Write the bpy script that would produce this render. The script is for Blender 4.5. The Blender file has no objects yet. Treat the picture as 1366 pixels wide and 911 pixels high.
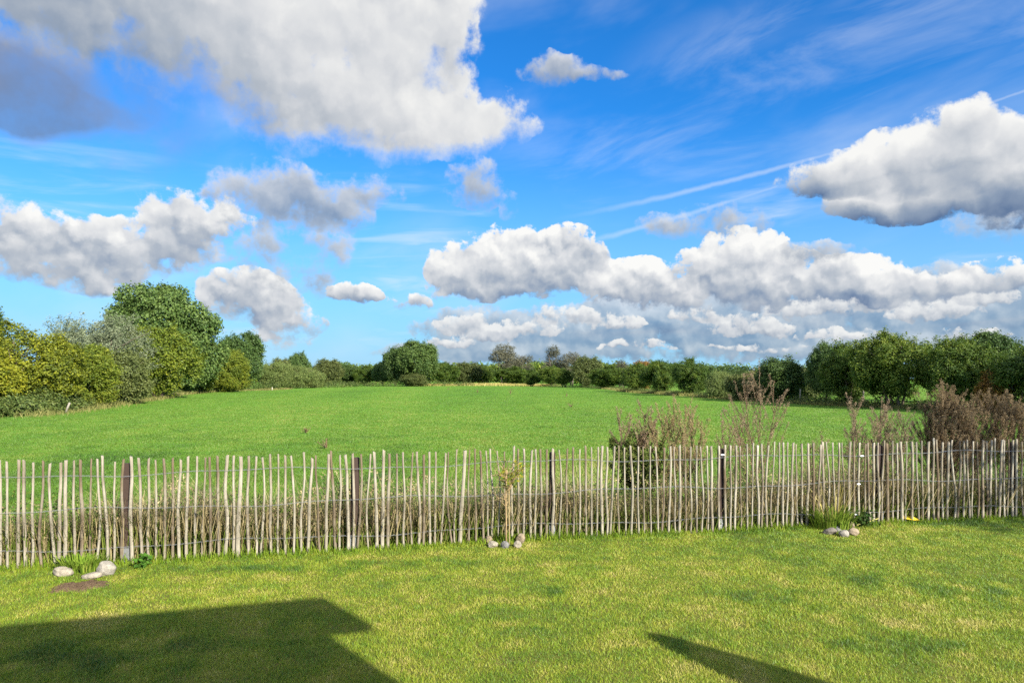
import bpy, math, random
import numpy as np
from mathutils import Vector, Matrix

SC = bpy.context.scene
COL = SC.collection
PI = math.pi

# ------------------------------------------------------------------ camera, light, exposure
FPX, CX, HZ, CAMH = 911.0, 683.0, 505.0, 2.15      # focal length in photo pixels, centre, horizon row, eye height
cam_d = bpy.data.cameras.new("camera")
cam = bpy.data.objects.new("camera", cam_d); COL.objects.link(cam)
cam_d.lens = 24.0; cam_d.sensor_width = 36.0; cam_d.sensor_fit = 'HORIZONTAL'
cam_d.shift_y = (HZ - 455.5) / 1366.0
cam_d.clip_start = 0.05; cam_d.clip_end = 20000.0
cam.location = (0, 0, CAMH); cam.rotation_euler = (PI/2, 0, 0)
SC.camera = cam

SUN_EL = math.radians(28.0)
SUN_H = Vector((0.64, -0.77, 0)).normalized()       # horizontal direction towards the sun
SUN_DIR = Vector((SUN_H.x*math.cos(SUN_EL), SUN_H.y*math.cos(SUN_EL), math.sin(SUN_EL)))
sun_d = bpy.data.lights.new("sun", 'SUN'); sun_d.energy = 5.0; sun_d.angle = math.radians(0.5)
sun_d.color = (1.0, 0.93, 0.80)
sun = bpy.data.objects.new("sun", sun_d); COL.objects.link(sun)
sun.rotation_euler = SUN_DIR.to_track_quat('Z', 'Y').to_euler()
sun.location = (40, -50, 40)

SC.view_settings.view_transform = 'Standard'
SC.view_settings.look = 'None'
SC.view_settings.exposure = 1.55
SC.view_settings.gamma = 1.0
SC.view_settings.use_curve_mapping = False
SC.cycles.use_denoising = False
SKY_STRENGTH = 0.05
WHITE = 1.0 / (SKY_STRENGTH * 2**SC.view_settings.exposure)   # sky colour that renders as 1.0

def ground_at(px, py):
    """point on the flat ground seen at photo pixel (px, py)"""
    d = FPX*CAMH/(py - HZ)
    return Vector(((px - CX)/FPX*d, d, 0))
def at(px, d):
    return Vector(((px - CX)/FPX*d, d, 0))
def zat(py, d):
    return CAMH + (HZ - py)/FPX*d
# ------------------------------------------------------------------ sky: Nishita air with cumulus placed by compass direction
world = bpy.data.worlds.new("World"); SC.world = world; world.use_nodes = True
world.cycles.sampling_method = 'MANUAL'; world.cycles.sample_map_resolution = 256
NT = world.node_tree
for n in list(NT.nodes): NT.nodes.remove(n)
LK = NT.links.new

class N:
    """tiny expression helper over shader nodes"""
    @staticmethod
    def put(node, i, v):
        if isinstance(v, bpy.types.NodeSocket): LK(v, node.inputs[i])
        elif v is not None: node.inputs[i].default_value = v
    @staticmethod
    def m(op, a, b=None, c=None, clamp=False):
        n = NT.nodes.new('ShaderNodeMath'); n.operation = op; n.use_clamp = clamp
        for i, v in enumerate((a, b, c)): N.put(n, i, v)
        return n.outputs[0]
    @staticmethod
    def v(op, a, b=None, c=None, scale=None):
        n = NT.nodes.new('ShaderNodeVectorMath'); n.operation = op
        for i, v in enumerate((a, b, c)):
            if v is not None: N.put(n, i, v)
        if scale is not None: N.put(n, 3, scale)
        return n.outputs['Value'] if op in ('DOT_PRODUCT', 'LENGTH', 'DISTANCE') else n.outputs['Vector']
    @staticmethod
    def xyz(x=0.0, y=0.0, z=0.0):
        n = NT.nodes.new('ShaderNodeCombineXYZ')
        for i, v in enumerate((x, y, z)): N.put(n, i, v)
        return n.outputs[0]
    @staticmethod
    def sep(v):
        n = NT.nodes.new('ShaderNodeSeparateXYZ'); LK(v, n.inputs[0]); return n.outputs
    @staticmethod
    def noise(vec, scale, detail=6, rough=0.55, dist=0.0, lac=2.0, dim='2D', out='Fac'):
        n = NT.nodes.new('ShaderNodeTexNoise'); n.noise_dimensions = dim
        LK(vec, n.inputs['Vector']); n.inputs['Scale'].default_value = scale
        n.inputs['Detail'].default_value = detail; n.inputs['Roughness'].default_value = rough
        n.inputs['Distortion'].default_value = dist; n.inputs['Lacunarity'].default_value = lac
        return n.outputs[out]
    @staticmethod
    def voro(vec, scale, detail=3, rough=0.5, lac=2.0, dim='2D'):
        n = NT.nodes.new('ShaderNodeTexVoronoi'); n.voronoi_dimensions = dim; n.feature = 'F1'; n.normalize = True
        LK(vec, n.inputs['Vector']); n.inputs['Scale'].default_value = scale
        n.inputs['Detail'].default_value = detail; n.inputs['Roughness'].default_value = rough
        n.inputs['Lacunarity'].default_value = lac
        return n.outputs['Distance']
    @staticmethod
    def step(x, a, b, lo=0.0, hi=1.0, kind='SMOOTHSTEP'):
        n = NT.nodes.new('ShaderNodeMapRange'); n.interpolation_type = kind
        N.put(n, 0, x); N.put(n, 1, a); N.put(n, 2, b); N.put(n, 3, lo); N.put(n, 4, hi)
        return n.outputs[0]
    @staticmethod
    def ramp(x, stops):
        n = NT.nodes.new('ShaderNodeValToRGB'); LK(x, n.inputs[0])
        e = n.color_ramp.elements
        while len(e) < len(stops): e.new(0.5)
        for i, (p, c) in enumerate(stops): e[i].position = p; e[i].color = (*c, 1)
        return n.outputs[0]
    @staticmethod
    def mix(f, a, b):
        n = NT.nodes.new('ShaderNodeMix'); n.data_type = 'RGBA'
        for s, v in ((0, f), (6, a), (7, b)): N.put(n, s, v if isinstance(v, bpy.types.NodeSocket) or not isinstance(v, tuple) else (*v, 1))
        return n.outputs[2]

tc = NT.nodes.new('ShaderNodeTexCoord')
dirv = tc.outputs['Generated']
dx, dy, dz = N.sep(N.v('NORMALIZE', dirv))
# azimuth / elevation in units of 1/911 rad (one photo pixel near the picture's middle), x to the right of north, y up
az = N.m('MULTIPLY', N.m('ARCTAN2', dx, dy), FPX)
el = N.m('MULTIPLY', N.m('ARCSINE', dz), FPX)
P0 = N.xyz(az, el, 0.0)

def azel(px, py):
    u, v = (px - CX)/FPX, (HZ - py)/FPX
    return math.atan(u)*FPX, math.atan(v*math.cos(math.atan(u)))*FPX

def layer(blobs, seed, wobble, grow, detail_amp, shade, soft=(0.0, 0.35), scale=1.0, fade=0.0):
    """one sheet of cloud: blobs are (px, py, rx, ry, flat base factor, weight). returns (alpha, brightness)"""
    off = N.v('ADD', P0, (seed*913.7, seed*517.3, 0.0))
    # coarse and fine wobble of the outline
    w1 = N.noise(off, 1/(95.0*scale), 3, 0.5, out='Color')
    w2 = N.noise(off, 1/(26.0*scale), 5, 0.6, out='Color')
    warp = N.v('MULTIPLY_ADD', N.v('SUBTRACT', w1, (.5, .5, .5)), (wobble*2.0, wobble*1.5, 0.0), P0)
    warp = N.v('MULTIPLY_ADD', N.v('SUBTRACT', w2, (.5, .5, .5)), (wobble*0.7, wobble*0.7, 0.0), warp)
    acc = None
    for (px, py, rx, ry, flat, w) in blobs:
        a, e = azel(px, py)
        k = math.cos(math.atan((px-CX)/FPX))**2
        rx2, ry2 = max(rx*k, 1.0)*grow, ry*k**0.5*grow
        p = N.v('MULTIPLY_ADD', warp, (1/rx2, 1/ry2, 0.0), (-a/rx2, -e/ry2, 1.0))
        if flat != 1.0: p = N.v('MINIMUM', p, N.v('MULTIPLY', p, (1.0, flat, 1.0)))
        q = N.v('DOT_PRODUCT', p, p)
        b = N.m('MAXIMUM', N.m('MULTIPLY_ADD', q, -w, 2*w), 0.0)
        s = N.v('SCALE', p, scale=b)
        acc = s if acc is None else N.v('ADD', acc, s)
    _, hy, f = N.sep(acc)
    h = N.m('DIVIDE', hy, N.m('MAXIMUM', f, 0.02))                # -1 base ... +1 top
    f = N.m('MINIMUM', f, 1.0)
    # cauliflower detail, and the same a little towards the sun (up and right) for relief
    wv = N.v('MULTIPLY_ADD', N.v('SUBTRACT', w2, (.5, .5, .5)), (20.0*scale, 20.0*scale, 0.0), off)
    fine = N.noise(off, 1/(30.0*scale), 7, 0.62)
    def bil(vec):
        a = N.voro(vec, 1/(56.0*scale), 2.0, 0.5, 2.4)
        b = N.noise(vec, 1/(80.0*scale), 2, 0.5)
        return N.m('MULTIPLY_ADD', N.m('MULTIPLY', a, a), -0.9, N.m('MULTIPLY_ADD', b, 1.3, 0.10))
    n0 = bil(wv)
    n1 = bil(N.v('ADD', wv, (5.0*scale, 9.0*scale, 0.0)))
    rel = N.m('SUBTRACT', n0, n1)
    n0 = N.m('ADD', n0, N.m('MULTIPLY_ADD', fine, 1.5, -1.25))
    d = N.m('ADD', f, N.m('MULTIPLY', N.m('SUBTRACT', n0, 0.10), detail_amp))
    d = N.m('MULTIPLY', d, N.step(f, 0.0, 0.12))
    hi = N.m('MULTIPLY_ADD', N.m('MAXIMUM', N.m('MULTIPLY', h, -1.0), 0.0), fade, soft[1]) if fade else soft[1]   # ragged, thin bases
    alpha = N.step(d, soft[0], hi)
    dark_h, mid, relief, thick = shade
    br = N.m('ADD', N.m('MULTIPLY_ADD', h, dark_h, mid), N.m('MULTIPLY', rel, relief))
    br = N.m('ADD', br, N.m('MULTIPLY', N.m('SUBTRACT', n0, 0.1), relief*0.30))
    br = N.m('ADD', br, N.m('MULTIPLY', N.m('SUBTRACT', 0.55, N.m('MINIMUM', d, 1.2)), thick))
    return alpha, br

def shadecol(br):
    return N.ramp(br, CLOUD_RAMP)
CLOUD_RAMP = [(0.0, (0.115, 0.190, 0.345)), (0.28, (0.27, 0.35, 0.48)), (0.52, (0.49, 0.54, 0.61)),
              (0.75, (0.73, 0.75, 0.78)), (1.0, (0.97, 0.97, 0.95))]

# clear air
nis = NT.nodes.new('ShaderNodeTexSky'); nis.sky_type = 'NISHITA'; nis.sun_disc = False
nis.sun_elevation = SUN_EL; nis.sun_rotation = math.atan2(SUN_H.x, SUN_H.y)
nis.altitude = 100; nis.air_density = 1.0; nis.dust_density = 0.4; nis.ozone_density = 2.5
hs = NT.nodes.new('ShaderNodeHueSaturation'); LK(nis.outputs[0], hs.inputs['Color'])
hs.inputs['Hue'].default_value = 0.490; hs.inputs['Saturation'].default_value = 1.22; hs.inputs['Value'].default_value = 1.0
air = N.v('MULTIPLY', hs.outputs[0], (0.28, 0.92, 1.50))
air = N.v('SCALE', air, scale=N.step(dy, 0.25, -0.5, 1.0, 1.9))     # unseen air on the sun's side, boosted to lift the shaded lawn
air = N.mix(N.step(el, 340.0, -50.0, 0.0, 0.95), air, tuple(WHITE*c for c in (0.37, 0.66, 0.93)))

# thin high veil and contrails
pv = N.xyz(N.m('ADD', N.m('MULTIPLY', az, 0.34), N.m('MULTIPLY', el, 0.0)), N.m('ADD', el, N.m('MULTIPLY', az, -0.16)), 0.0)
veil = N.step(N.noise(pv, 1/110.0, 5, 0.5, 0.25), 0.40, 0.80)
veil = N.m('MULTIPLY', veil, N.step(N.noise(N.v('ADD', P0, (311., 77., 0.)), 1/260.0, 2, 0.5), 0.40, 0.62))
def puffmask(px, py, rx, ry):
    a, e = azel(px, py); p = N.v('MULTIPLY_ADD', P0, (1/rx, 1/ry, 0.), (-a/rx, -e/ry, 0.)); return N.step(N.v('DOT_PRODUCT', p, p), 1.0, 0.0)
pm = N.m('MAXIMUM', N.m('MAXIMUM', puffmask(1150, 62, 330, 95), puffmask(870, 205, 260, 60)), puffmask(640, 370, 330, 70))
veil = N.m('MAXIMUM', veil, N.m('MULTIPLY', pm, N.step(N.noise(N.v('MULTIPLY', pv, (1.3, 1.6, 1.)), 1/110.0, 6, 0.6, 0.5), 0.36, 0.78)))
veil = N.m('MULTIPLY', veil, 0.27)
# fans of fine streaks low in the sky
fv = N.xyz(N.m('ADD', N.m('MULTIPLY', az, 0.12), N.m('MULTIPLY', el, 0.35)), N.m('ADD', el, N.m('MULTIPLY', az, -0.10)), 3.0)
fan = N.m('MULTIPLY', N.step(N.noise(fv, 1/26.0, 5, 0.55, 0.3), 0.42, 0.85), N.step(N.noise(N.v('ADD', P0, (91., 270., 0.)), 1/170.0, 2, 0.5), 0.38, 0.60))
fan = N.m('MULTIPLY', fan, N.m('MULTIPLY', N.step(el, 20., 70.), N.step(el, 300., 190.)))
veil = N.m('MAXIMUM', veil, N.m('MULTIPLY', fan, 0.55))
def trail(p0, p1, w, a):
    (x0, y0), (x1, y1) = azel(*p0), azel(*p1)
    L = math.hypot(x1-x0, y1-y0); tx, ty = (x1-x0)/L, (y1-y0)/L
    wob = N.noise(P0, 1/30.0, 4, 0.6, out='Color')
    q = N.v('MULTIPLY_ADD', N.v('SUBTRACT', wob, (.5, .5, .5)), (w*1.1, w*1.1, 0.), P0)
    q = N.v('SUBTRACT', q, (x0, y0, 0.0))
    s = N.v('DOT_PRODUCT', q, (tx, ty, 0)); t = N.m('ABSOLUTE', N.v('DOT_PRODUCT', q, (-ty, tx, 0)))
    ww = N.step(s, 0.0, L, w*1.6, w*0.8, 'LINEAR')
    c = N.m('SUBTRACT', 1.0, N.step(t, 0.0, ww))
    c = N.m('MULTIPLY', c, N.m('MULTIPLY', N.step(s, 0.0, L*0.35), N.step(s, L, L*0.97)))
    return N.m('MULTIPLY', c, a)
cirrus = veil
for tr in (((720, 297), (1420, 102), 3.8, 0.34), ((740, 334), (1045, 246), 4.0, 0.30), ((420, 345), (640, 337), 3.0, 0.16),
           ((470, 395), (640, 352), 5.0, 0.18), ((455, 368), (640, 400), 6.0, 0.2)):
    cirrus = N.m('MAXIMUM', cirrus, trail(*tr))
W = WHITE
col = N.mix(cirrus, air, tuple(W*c for c in (0.86, 0.92, 0.99)))

# ---- far bank along the horizon
far = [(640, 440, 95, 34, 1, .6), (760, 436, 120, 36, 1.2, .7), (880, 430, 130, 42, 1.2, .75), (990, 428, 120, 44, 1.2, .8),
       (1110, 420, 140, 52, 1.2, .85), (1250, 412, 150, 58, 1.2, .9), (1380, 415, 120, 62, 1.2, .9), (1180, 462, 300, 20, 1, .6),
       (860, 464, 300, 20, 1, .55), (640, 468, 130, 16, 1, .5), (1340, 460, 160, 22, 1, .6), (990, 440, 70, 18, 1.5, .3), (760, 452, 60, 14, 1.5, .3), (690, 472, 200, 14, 1, .4)]
aF, bF = layer(far, 1.0, 18.0, 1.05, 1.15, (0.30, 0.46, 1.0, 0.10), (0.0, 0.60), 0.8)
col = N.mix(N.m('MULTIPLY', aF, 0.78), col, N.v('SCALE', shadecol(bF), scale=W*0.92))
# ---- small white puffs riding on the bank
puffs = [(612, 436, 34, 15, 2, .8), (650, 448, 46, 12, 2, .7), (705, 440, 40, 14, 2, .6), (600, 460, 30, 9, 2, .6), (760, 425, 46, 16, 2, .7), (820, 432, 40, 14, 2, .6), (985, 438, 50, 17, 2, .8), (1030, 440, 26, 12, 2, .7),
         (930, 425, 40, 14, 2, .6), (1080, 415, 60, 20, 2, .6), (1165, 405, 50, 22, 2, .6), (1240, 418, 60, 16, 2, .55), (1310, 400, 44, 18, 2, .6), (1120, 448, 60, 9, 2, .5), (1290, 446, 60, 9, 2, .6), (850, 462, 50, 7, 2, .5), (1010, 464, 60, 6, 2, .5), (1180, 470, 50, 6, 2, .5)]
aP, bP = layer(puffs, 7.0, 15.0, 1.2, 1.3, (0.34, 0.74, 0.9, 0.05), (0.02, 0.50), 0.5)
col = N.mix(N.m('MULTIPLY', aP, 0.85), col, N.v('SCALE', shadecol(bP), scale=W*0.96))
# ---- middle cumulus
mid_b = [(690, 365, 105, 58, 1.9, .9), (640, 380, 62, 42, 2.0, .7), (750, 345, 55, 40, 1.5, .6), (680, 345, 48, 34, 1.3, .5), (845, 388, 68, 42, 1.8, .7),
         (900, 402, 60, 30, 1.6, .5), (985, 365, 75, 55, 1.6, .8), (1050, 385, 90, 45, 1.6, .8), (1010, 335, 40, 28, 1.2, .4), (1150, 385, 75, 42, 1.8, .6), (1235, 388, 85, 34, 1.7, .6),
         (1335, 372, 70, 28, 1.6, .5),
         (470, 395, 36, 17, 1.7, .8), (548, 402, 34, 14, 1, .25)]
aM, bM = layer(mid_b, 2.0, 16.0, 1.20, 1.25, (0.46, 0.62, 1.0, 0.08), (0.05, 0.36), 0.8, 0.35)
col = N.mix(aM, col, N.v('SCALE', shadecol(bM), scale=W))
left_b = [(50, 335, 95, 52, 1.4, .7), (150, 340, 85, 50, 1.4, .75), (110, 370, 75, 30, 1.4, .6), (232, 300, 48, 46, 1.1, .7), (280, 305, 60, 46, 1.0, .45), (20, 305, 55, 34, 1.2, .4), (210, 345, 70, 34, 1.2, .4),
          (335, 402, 66, 38, 1.5, .75), (385, 428, 50, 28, 1.4, .65), (300, 392, 40, 26, 1.2, .5), (350, 450, 60, 14, 1, .45), (130, 320, 40, 30, 1.3, .4), (45, 330, 40, 26, 1.3, .4)]
aL, bL = layer(left_b, 8.0, 21.0, 1.18, 1.5, (0.34, 0.60, 0.95, 0.10), (0.0, 0.62), 0.8, 0.8)
col = N.mix(aL, col, N.v('SCALE', shadecol(bL), scale=W))
# ---- ragged grey scud
scud = [(370, 262, 80, 44, 1.2, .6), (420, 270, 66, 34, 1.2, .5), (395, 335, 66, 46, 1, .5), (335, 330, 40, 34, 1, .3), (500, 254, 36, 24, 1.2, .5), (460, 290, 34, 18, 1, .3),
        (634, 252, 38, 34, 1.3, .65), (680, 275, 12, 15, 1, .3), (945, 298, 76, 22, 1.3, .7), (1085, 336, 66, 15, 1.2, .45), (690, 355, 52, 13, 1, .32),
        (1325, 308, 62, 28, 1.3, .6), (742, 95, 44, 16, 1, .55), (795, 100, 34, 9, 1, .4), (20, 335, 36, 14, 1, .3), (400, 382, 50, 24, 1, .35)]
aS, bS = layer(scud, 3.0, 20.0, 1.30, 1.2, (0.24, 0.56, 0.6, 0.30), (0.0, 0.90), 0.95, 0.5)
col = N.mix(N.m('MULTIPLY', aS, 0.92), col, N.v('SCALE', shadecol(bS), scale=W*0.95))
# ---- big cloud right
rc = [(1285, 205, 95, 68, 1.3, .8), (1200, 225, 95, 52, 1.5, .8), (1110, 240, 80, 38, 1.5, .8), (1345, 225, 90, 70, 1.2, .8), (1240, 262, 150, 36, 1.3, .8), (1385, 250, 120, 55, 1.0, .7), (1290, 165, 48, 34, 1, .6)]
aR, bR = layer(rc, 4.0, 18.0, 1.08, 1.0, (0.75, 0.58, 0.65, 0.05), (0.05, 0.45), 1.15)
col = N.mix(aR, col, N.v('SCALE', shadecol(bR), scale=W*0.97))
# ---- big near cloud, top left, with its dark slab
bc = [(330, -20, 330, 130, 1, .9), (470, 60, 170, 120, 1, .9), (380, 110, 130, 70, 1.1, .7), (520, 165, 130, 58, 1.1, .8), (600, 165, 90, 46, 1.1, .6), (684, 152, 46, 34, 1.1, .55),
      (560, 30, 66, 80, 1, .7), (300, 70, 150, 80, 1, .6), (130, -10, 190, 70, 1, .6), (180, 45, 170, 66, 1, .4), (60, 30, 150, 60, 1, .4), (450, 170, 120, 46, 1.1, .5), (596, 60, 36, 46, 1, .4), (610, 120, 40, 34, 1, .4), (655, 165, 44, 30, 1, .4), (712, 166, 24, 20, 1, .3)]
aB, bB = layer(bc, 5.0, 34.0, 1.06, 1.2, (0.18, 0.76, 0.60, 0.22), (0.0, 0.66), 1.4, 1.5)
sh = N.step(N.v('DOT_PRODUCT', N.v('SUBTRACT', P0, (*azel(300, 150), 0)), (0.80, 0.60, 0.0)), -170, 190, -0.30, 0.14)
bB = N.m('ADD', bB, sh)
col = N.mix(aB, col, N.v('SCALE', shadecol(bB), scale=W*0.94))
dk = [(30, 118, 115, 58, 1, .8), (140, 128, 95, 40, 1, .45), (-60, 100, 140, 76, 1, .9), (60, 150, 150, 30, 1, .5), (180, 200, 150, 50, 1, .25), (260, 150, 110, 50, 1, .3)]
aD, bD = layer(dk, 6.0, 24.0, 1.20, 0.5, (0.12, 0.25, 0.25, 0.30), (0.0, 1.5), 2.2)
col = N.mix(N.m('MULTIPLY', aD, 0.88), col, N.v('MULTIPLY', shadecol(bD), (W*1.38, W*1.04, W*0.80)))
# ---- scattered unseen cloud behind the viewer and overhead, added extra bright to fill shade
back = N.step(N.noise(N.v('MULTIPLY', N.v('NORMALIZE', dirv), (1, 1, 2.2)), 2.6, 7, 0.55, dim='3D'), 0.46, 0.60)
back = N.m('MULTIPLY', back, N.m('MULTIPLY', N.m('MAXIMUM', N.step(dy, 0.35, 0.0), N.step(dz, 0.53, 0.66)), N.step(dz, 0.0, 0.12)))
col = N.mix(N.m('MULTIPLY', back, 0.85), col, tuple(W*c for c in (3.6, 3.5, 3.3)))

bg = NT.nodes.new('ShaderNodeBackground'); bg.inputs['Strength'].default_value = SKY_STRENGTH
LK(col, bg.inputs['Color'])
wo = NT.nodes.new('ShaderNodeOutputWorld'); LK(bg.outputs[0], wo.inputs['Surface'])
# ------------------------------------------------------------------ helpers
RNG = np.random.default_rng(7)

def tag(o, label=None, cat=None, group=None, kind=None):
    if label: o['label'] = label
    if cat: o['category'] = cat
    if group: o['group'] = group
    if kind: o['kind'] = kind
    return o

def empty(name, loc, rz=0.0):
    o = bpy.data.objects.new(name, None); COL.objects.link(o)
    o.location = loc; o.rotation_euler = (0, 0, rz); o.empty_display_size = 0.2
    return o

def np_mesh(name, V, F, mat, tint=None, smooth=False):
    """V (n,3) float, F (m,3|4) int or a list of such arrays; tint = per-vertex float attribute"""
    Fs = F if isinstance(F, list) else [F]
    me = bpy.data.meshes.new(name)
    V = np.asarray(V, dtype=np.float32)
    me.vertices.add(len(V)); me.vertices.foreach_set('co', V.ravel())
    loops = np.concatenate([f.ravel() for f in Fs]).astype(np.int32)
    tot = np.concatenate([np.full(len(f), f.shape[1], np.int32) for f in Fs])
    start = np.concatenate([[0], np.cumsum(tot)[:-1]]).astype(np.int32)
    me.loops.add(len(loops)); me.loops.foreach_set('vertex_index', loops)
    me.polygons.add(len(tot)); me.polygons.foreach_set('loop_start', start)
    me.polygons.foreach_set('use_smooth', np.full(len(tot), smooth))
    me.update(calc_edges=True)
    if tint is not None:
        a = me.attributes.new('tint', 'FLOAT', 'POINT'); a.data.foreach_set('value', np.asarray(tint, np.float32))
    me.materials.append(mat)
    return me

def link(name, me, parent=None, loc=None):
    o = bpy.data.objects.new(name, me); COL.objects.link(o)
    if parent: o.parent = parent
    if loc is not None: o.location = loc
    return o

class Geo:
    """collects boxes, tubes and loose faces into one mesh"""
    def __init__(s): s.v = []; s.f = []; s.t = []; s.n = 0
    def add(s, V, F, tint=0.5):
        V = np.asarray(V, float).reshape(-1, 3); s.v.append(V)
        for f in F: s.f.append(tuple(int(i) + s.n for i in f))
        s.t.append(np.full(len(V), tint) if np.isscalar(tint) else np.asarray(tint)); s.n += len(V)
    def box(s, c, d, rz=0.0, tint=0.5):
        x, y, z = (k/2 for k in d)
        V = np.array([(-x,-y,-z),(x,-y,-z),(x,y,-z),(-x,y,-z),(-x,-y,z),(x,-y,z),(x,y,z),(-x,y,z)])
        cs, sn = math.cos(rz), math.sin(rz)
        V = V @ np.array([[cs, sn, 0], [-sn, cs, 0], [0, 0, 1]]) + np.array(c)
        s.add(V, [(0,3,2,1),(4,5,6,7),(0,1,5,4),(1,2,6,5),(2,3,7,6),(3,0,4,7)], tint)
    def tube(s, P, R, k=6, cap=True, tint=0.5, squash=None, a0=0.0):
        P = np.asarray(P, float); n = len(P); R = np.full(n, R) if np.isscalar(R) else np.asarray(R, float)
        T = np.gradient(P, axis=0); T /= np.maximum(np.linalg.norm(T, axis=1, keepdims=True), 1e-9)
        up = np.array([0, 0, 1.0]) if abs(T[0][2]) < 0.8 else np.array([1.0, 0, 0])
        V = []
        u = np.cross(T[0], up); u /= np.linalg.norm(u)
        for i in range(n):
            u = u - T[i]*np.dot(u, T[i]); u /= np.linalg.norm(u); w = np.cross(T[i], u)
            for j in range(k):
                a = 2*PI*j/k + a0; r = R[i]*(squash[j] if squash is not None else 1.0)
                V.append(P[i] + r*(math.cos(a)*u + math.sin(a)*w))
        F = [(i*k+j, i*k+(j+1) % k, (i+1)*k+(j+1) % k, (i+1)*k+j) for i in range(n-1) for j in range(k)]
        if cap: F += [tuple(range(k))[::-1], tuple((n-1)*k + j for j in range(k))]
        s.add(V, F, tint)
    def mesh(s, name, mat, smooth=False):
        me = bpy.data.meshes.new(name)
        me.from_pydata(np.concatenate(s.v).tolist(), [], s.f)
        a = me.attributes.new('tint', 'FLOAT', 'POINT'); a.data.foreach_set('value', np.concatenate(s.t).astype(np.float32))
        if smooth: me.polygons.foreach_set('use_smooth', np.ones(len(me.polygons), bool))
        me.materials.append(mat); me.update()
        return me
    def build(s, name, mat, parent=None, loc=None, smooth=False):
        return link(name, s.mesh(name, mat, smooth), parent, loc)

def copy_tree(o, parent=None):
    c = o.copy(); COL.objects.link(c)
    if parent: c.parent = parent
    for ch in list(o.children): copy_tree(ch, c)
    return c

# ------------------------------------------------------------------ materials
class MB:
    """node material builder"""
    def __init__(s, name, rough=0.8, spec=0.2):
        s.m = bpy.data.materials.new(name); s.m.use_nodes = True
        s.t = s.m.node_tree; s.p = s.t.nodes['Principled BSDF']; s.out = s.t.nodes['Material Output']
        s.p.inputs['Roughness'].default_value = rough
        s.p.inputs['Specular IOR Level'].default_value = spec
    def n(s, kind, **kw):
        n = s.t.nodes.new(kind)
        for k, v in kw.items(): setattr(n, k, v)
        return n
    def lk(s, a, b): s.t.links.new(a, b)
    def noise(s, scale, detail=5, rough=0.55, coord='pos', stretch=None, dist=0.0):
        n = s.n('ShaderNodeTexNoise'); n.inputs['Scale'].default_value = scale
        n.inputs['Detail'].default_value = detail; n.inputs['Roughness'].default_value = rough; n.inputs['Distortion'].default_value = dist
        v = s.pos() if coord == 'pos' else s.n('ShaderNodeTexCoord').outputs['Object']
        if stretch:
            mm = s.n('ShaderNodeVectorMath', operation='MULTIPLY'); s.lk(v, mm.inputs[0]); mm.inputs[1].default_value = stretch; v = mm.outputs[0]
        s.lk(v, n.inputs['Vector']); return n.outputs['Fac']
    def pos(s):
        if not hasattr(s, '_g'): s._g = s.n('ShaderNodeNewGeometry')
        return s._g.outputs['Position']
    def attr(s, name='tint'):
        return s.n('ShaderNodeAttribute', attribute_name=name).outputs['Fac']
    def objrand(s): return s.n('ShaderNodeObjectInfo').outputs['Random']
    def objcol(s): return s.n('ShaderNodeObjectInfo').outputs['Color']
    def ramp(s, x, stops):
        n = s.n('ShaderNodeValToRGB'); s.lk(x, n.inputs[0]); e = n.color_ramp.elements
        while len(e) < len(stops): e.new(0.5)
        for i, (p, c) in enumerate(stops): e[i].position = p; e[i].color = (*c, 1)
        return n.outputs[0]
    def mix(s, f, a, b, blend='MIX'):
        n = s.n('ShaderNodeMix', data_type='RGBA', blend_type=blend)
        for i, v in ((0, f), (6, a), (7, b)):
            if isinstance(v, bpy.types.NodeSocket): s.lk(v, n.inputs[i])
            else: n.inputs[i].default_value = (*v, 1) if isinstance(v, tuple) else v
        return n.outputs[2]
    def math(s, op, a, b=None, c=None, clamp=False):
        n = s.n('ShaderNodeMath', operation=op, use_clamp=clamp)
        for i, v in enumerate((a, b, c)):
            if v is None: continue
            if isinstance(v, bpy.types.NodeSocket): s.lk(v, n.inputs[i])
            else: n.inputs[i].default_value = v
        return n.outputs[0]
    def step(s, x, a, b, lo=0.0, hi=1.0):
        n = s.n('ShaderNodeMapRange', interpolation_type='SMOOTHSTEP'); s.lk(x, n.inputs[0])
        for i, v in ((1, a), (2, b), (3, lo), (4, hi)): n.inputs[i].default_value = v
        return n.outputs[0]
    def color(s, c):
        if isinstance(c, bpy.types.NodeSocket): s.lk(c, s.p.inputs['Base Color'])
        else: s.p.inputs['Base Color'].default_value = (*c, 1)
        s.c = c; return s
    def bump(s, h, strength=0.5, dist=0.02):
        b = s.n('ShaderNodeBump'); b.inputs['Strength'].default_value = strength; b.inputs['Distance'].default_value = dist
        s.lk(h, b.inputs['Height']); s.lk(b.outputs[0], s.p.inputs['Normal']); return s
    def leafy(s, k=0.35):
        """thin leaf: part of the light passes through"""
        tr = s.n('ShaderNodeBsdfTranslucent'); mx = s.n('ShaderNodeMixShader'); mx.inputs[0].default_value = k
        if isinstance(s.c, bpy.types.NodeSocket): s.lk(s.c, tr.inputs[0])
        else: tr.inputs[0].default_value = (*s.c, 1)
        s.lk(s.p.outputs[0], mx.inputs[1]); s.lk(tr.outputs[0], mx.inputs[2]); s.lk(mx.outputs[0], s.out.inputs[0]); return s
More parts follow.
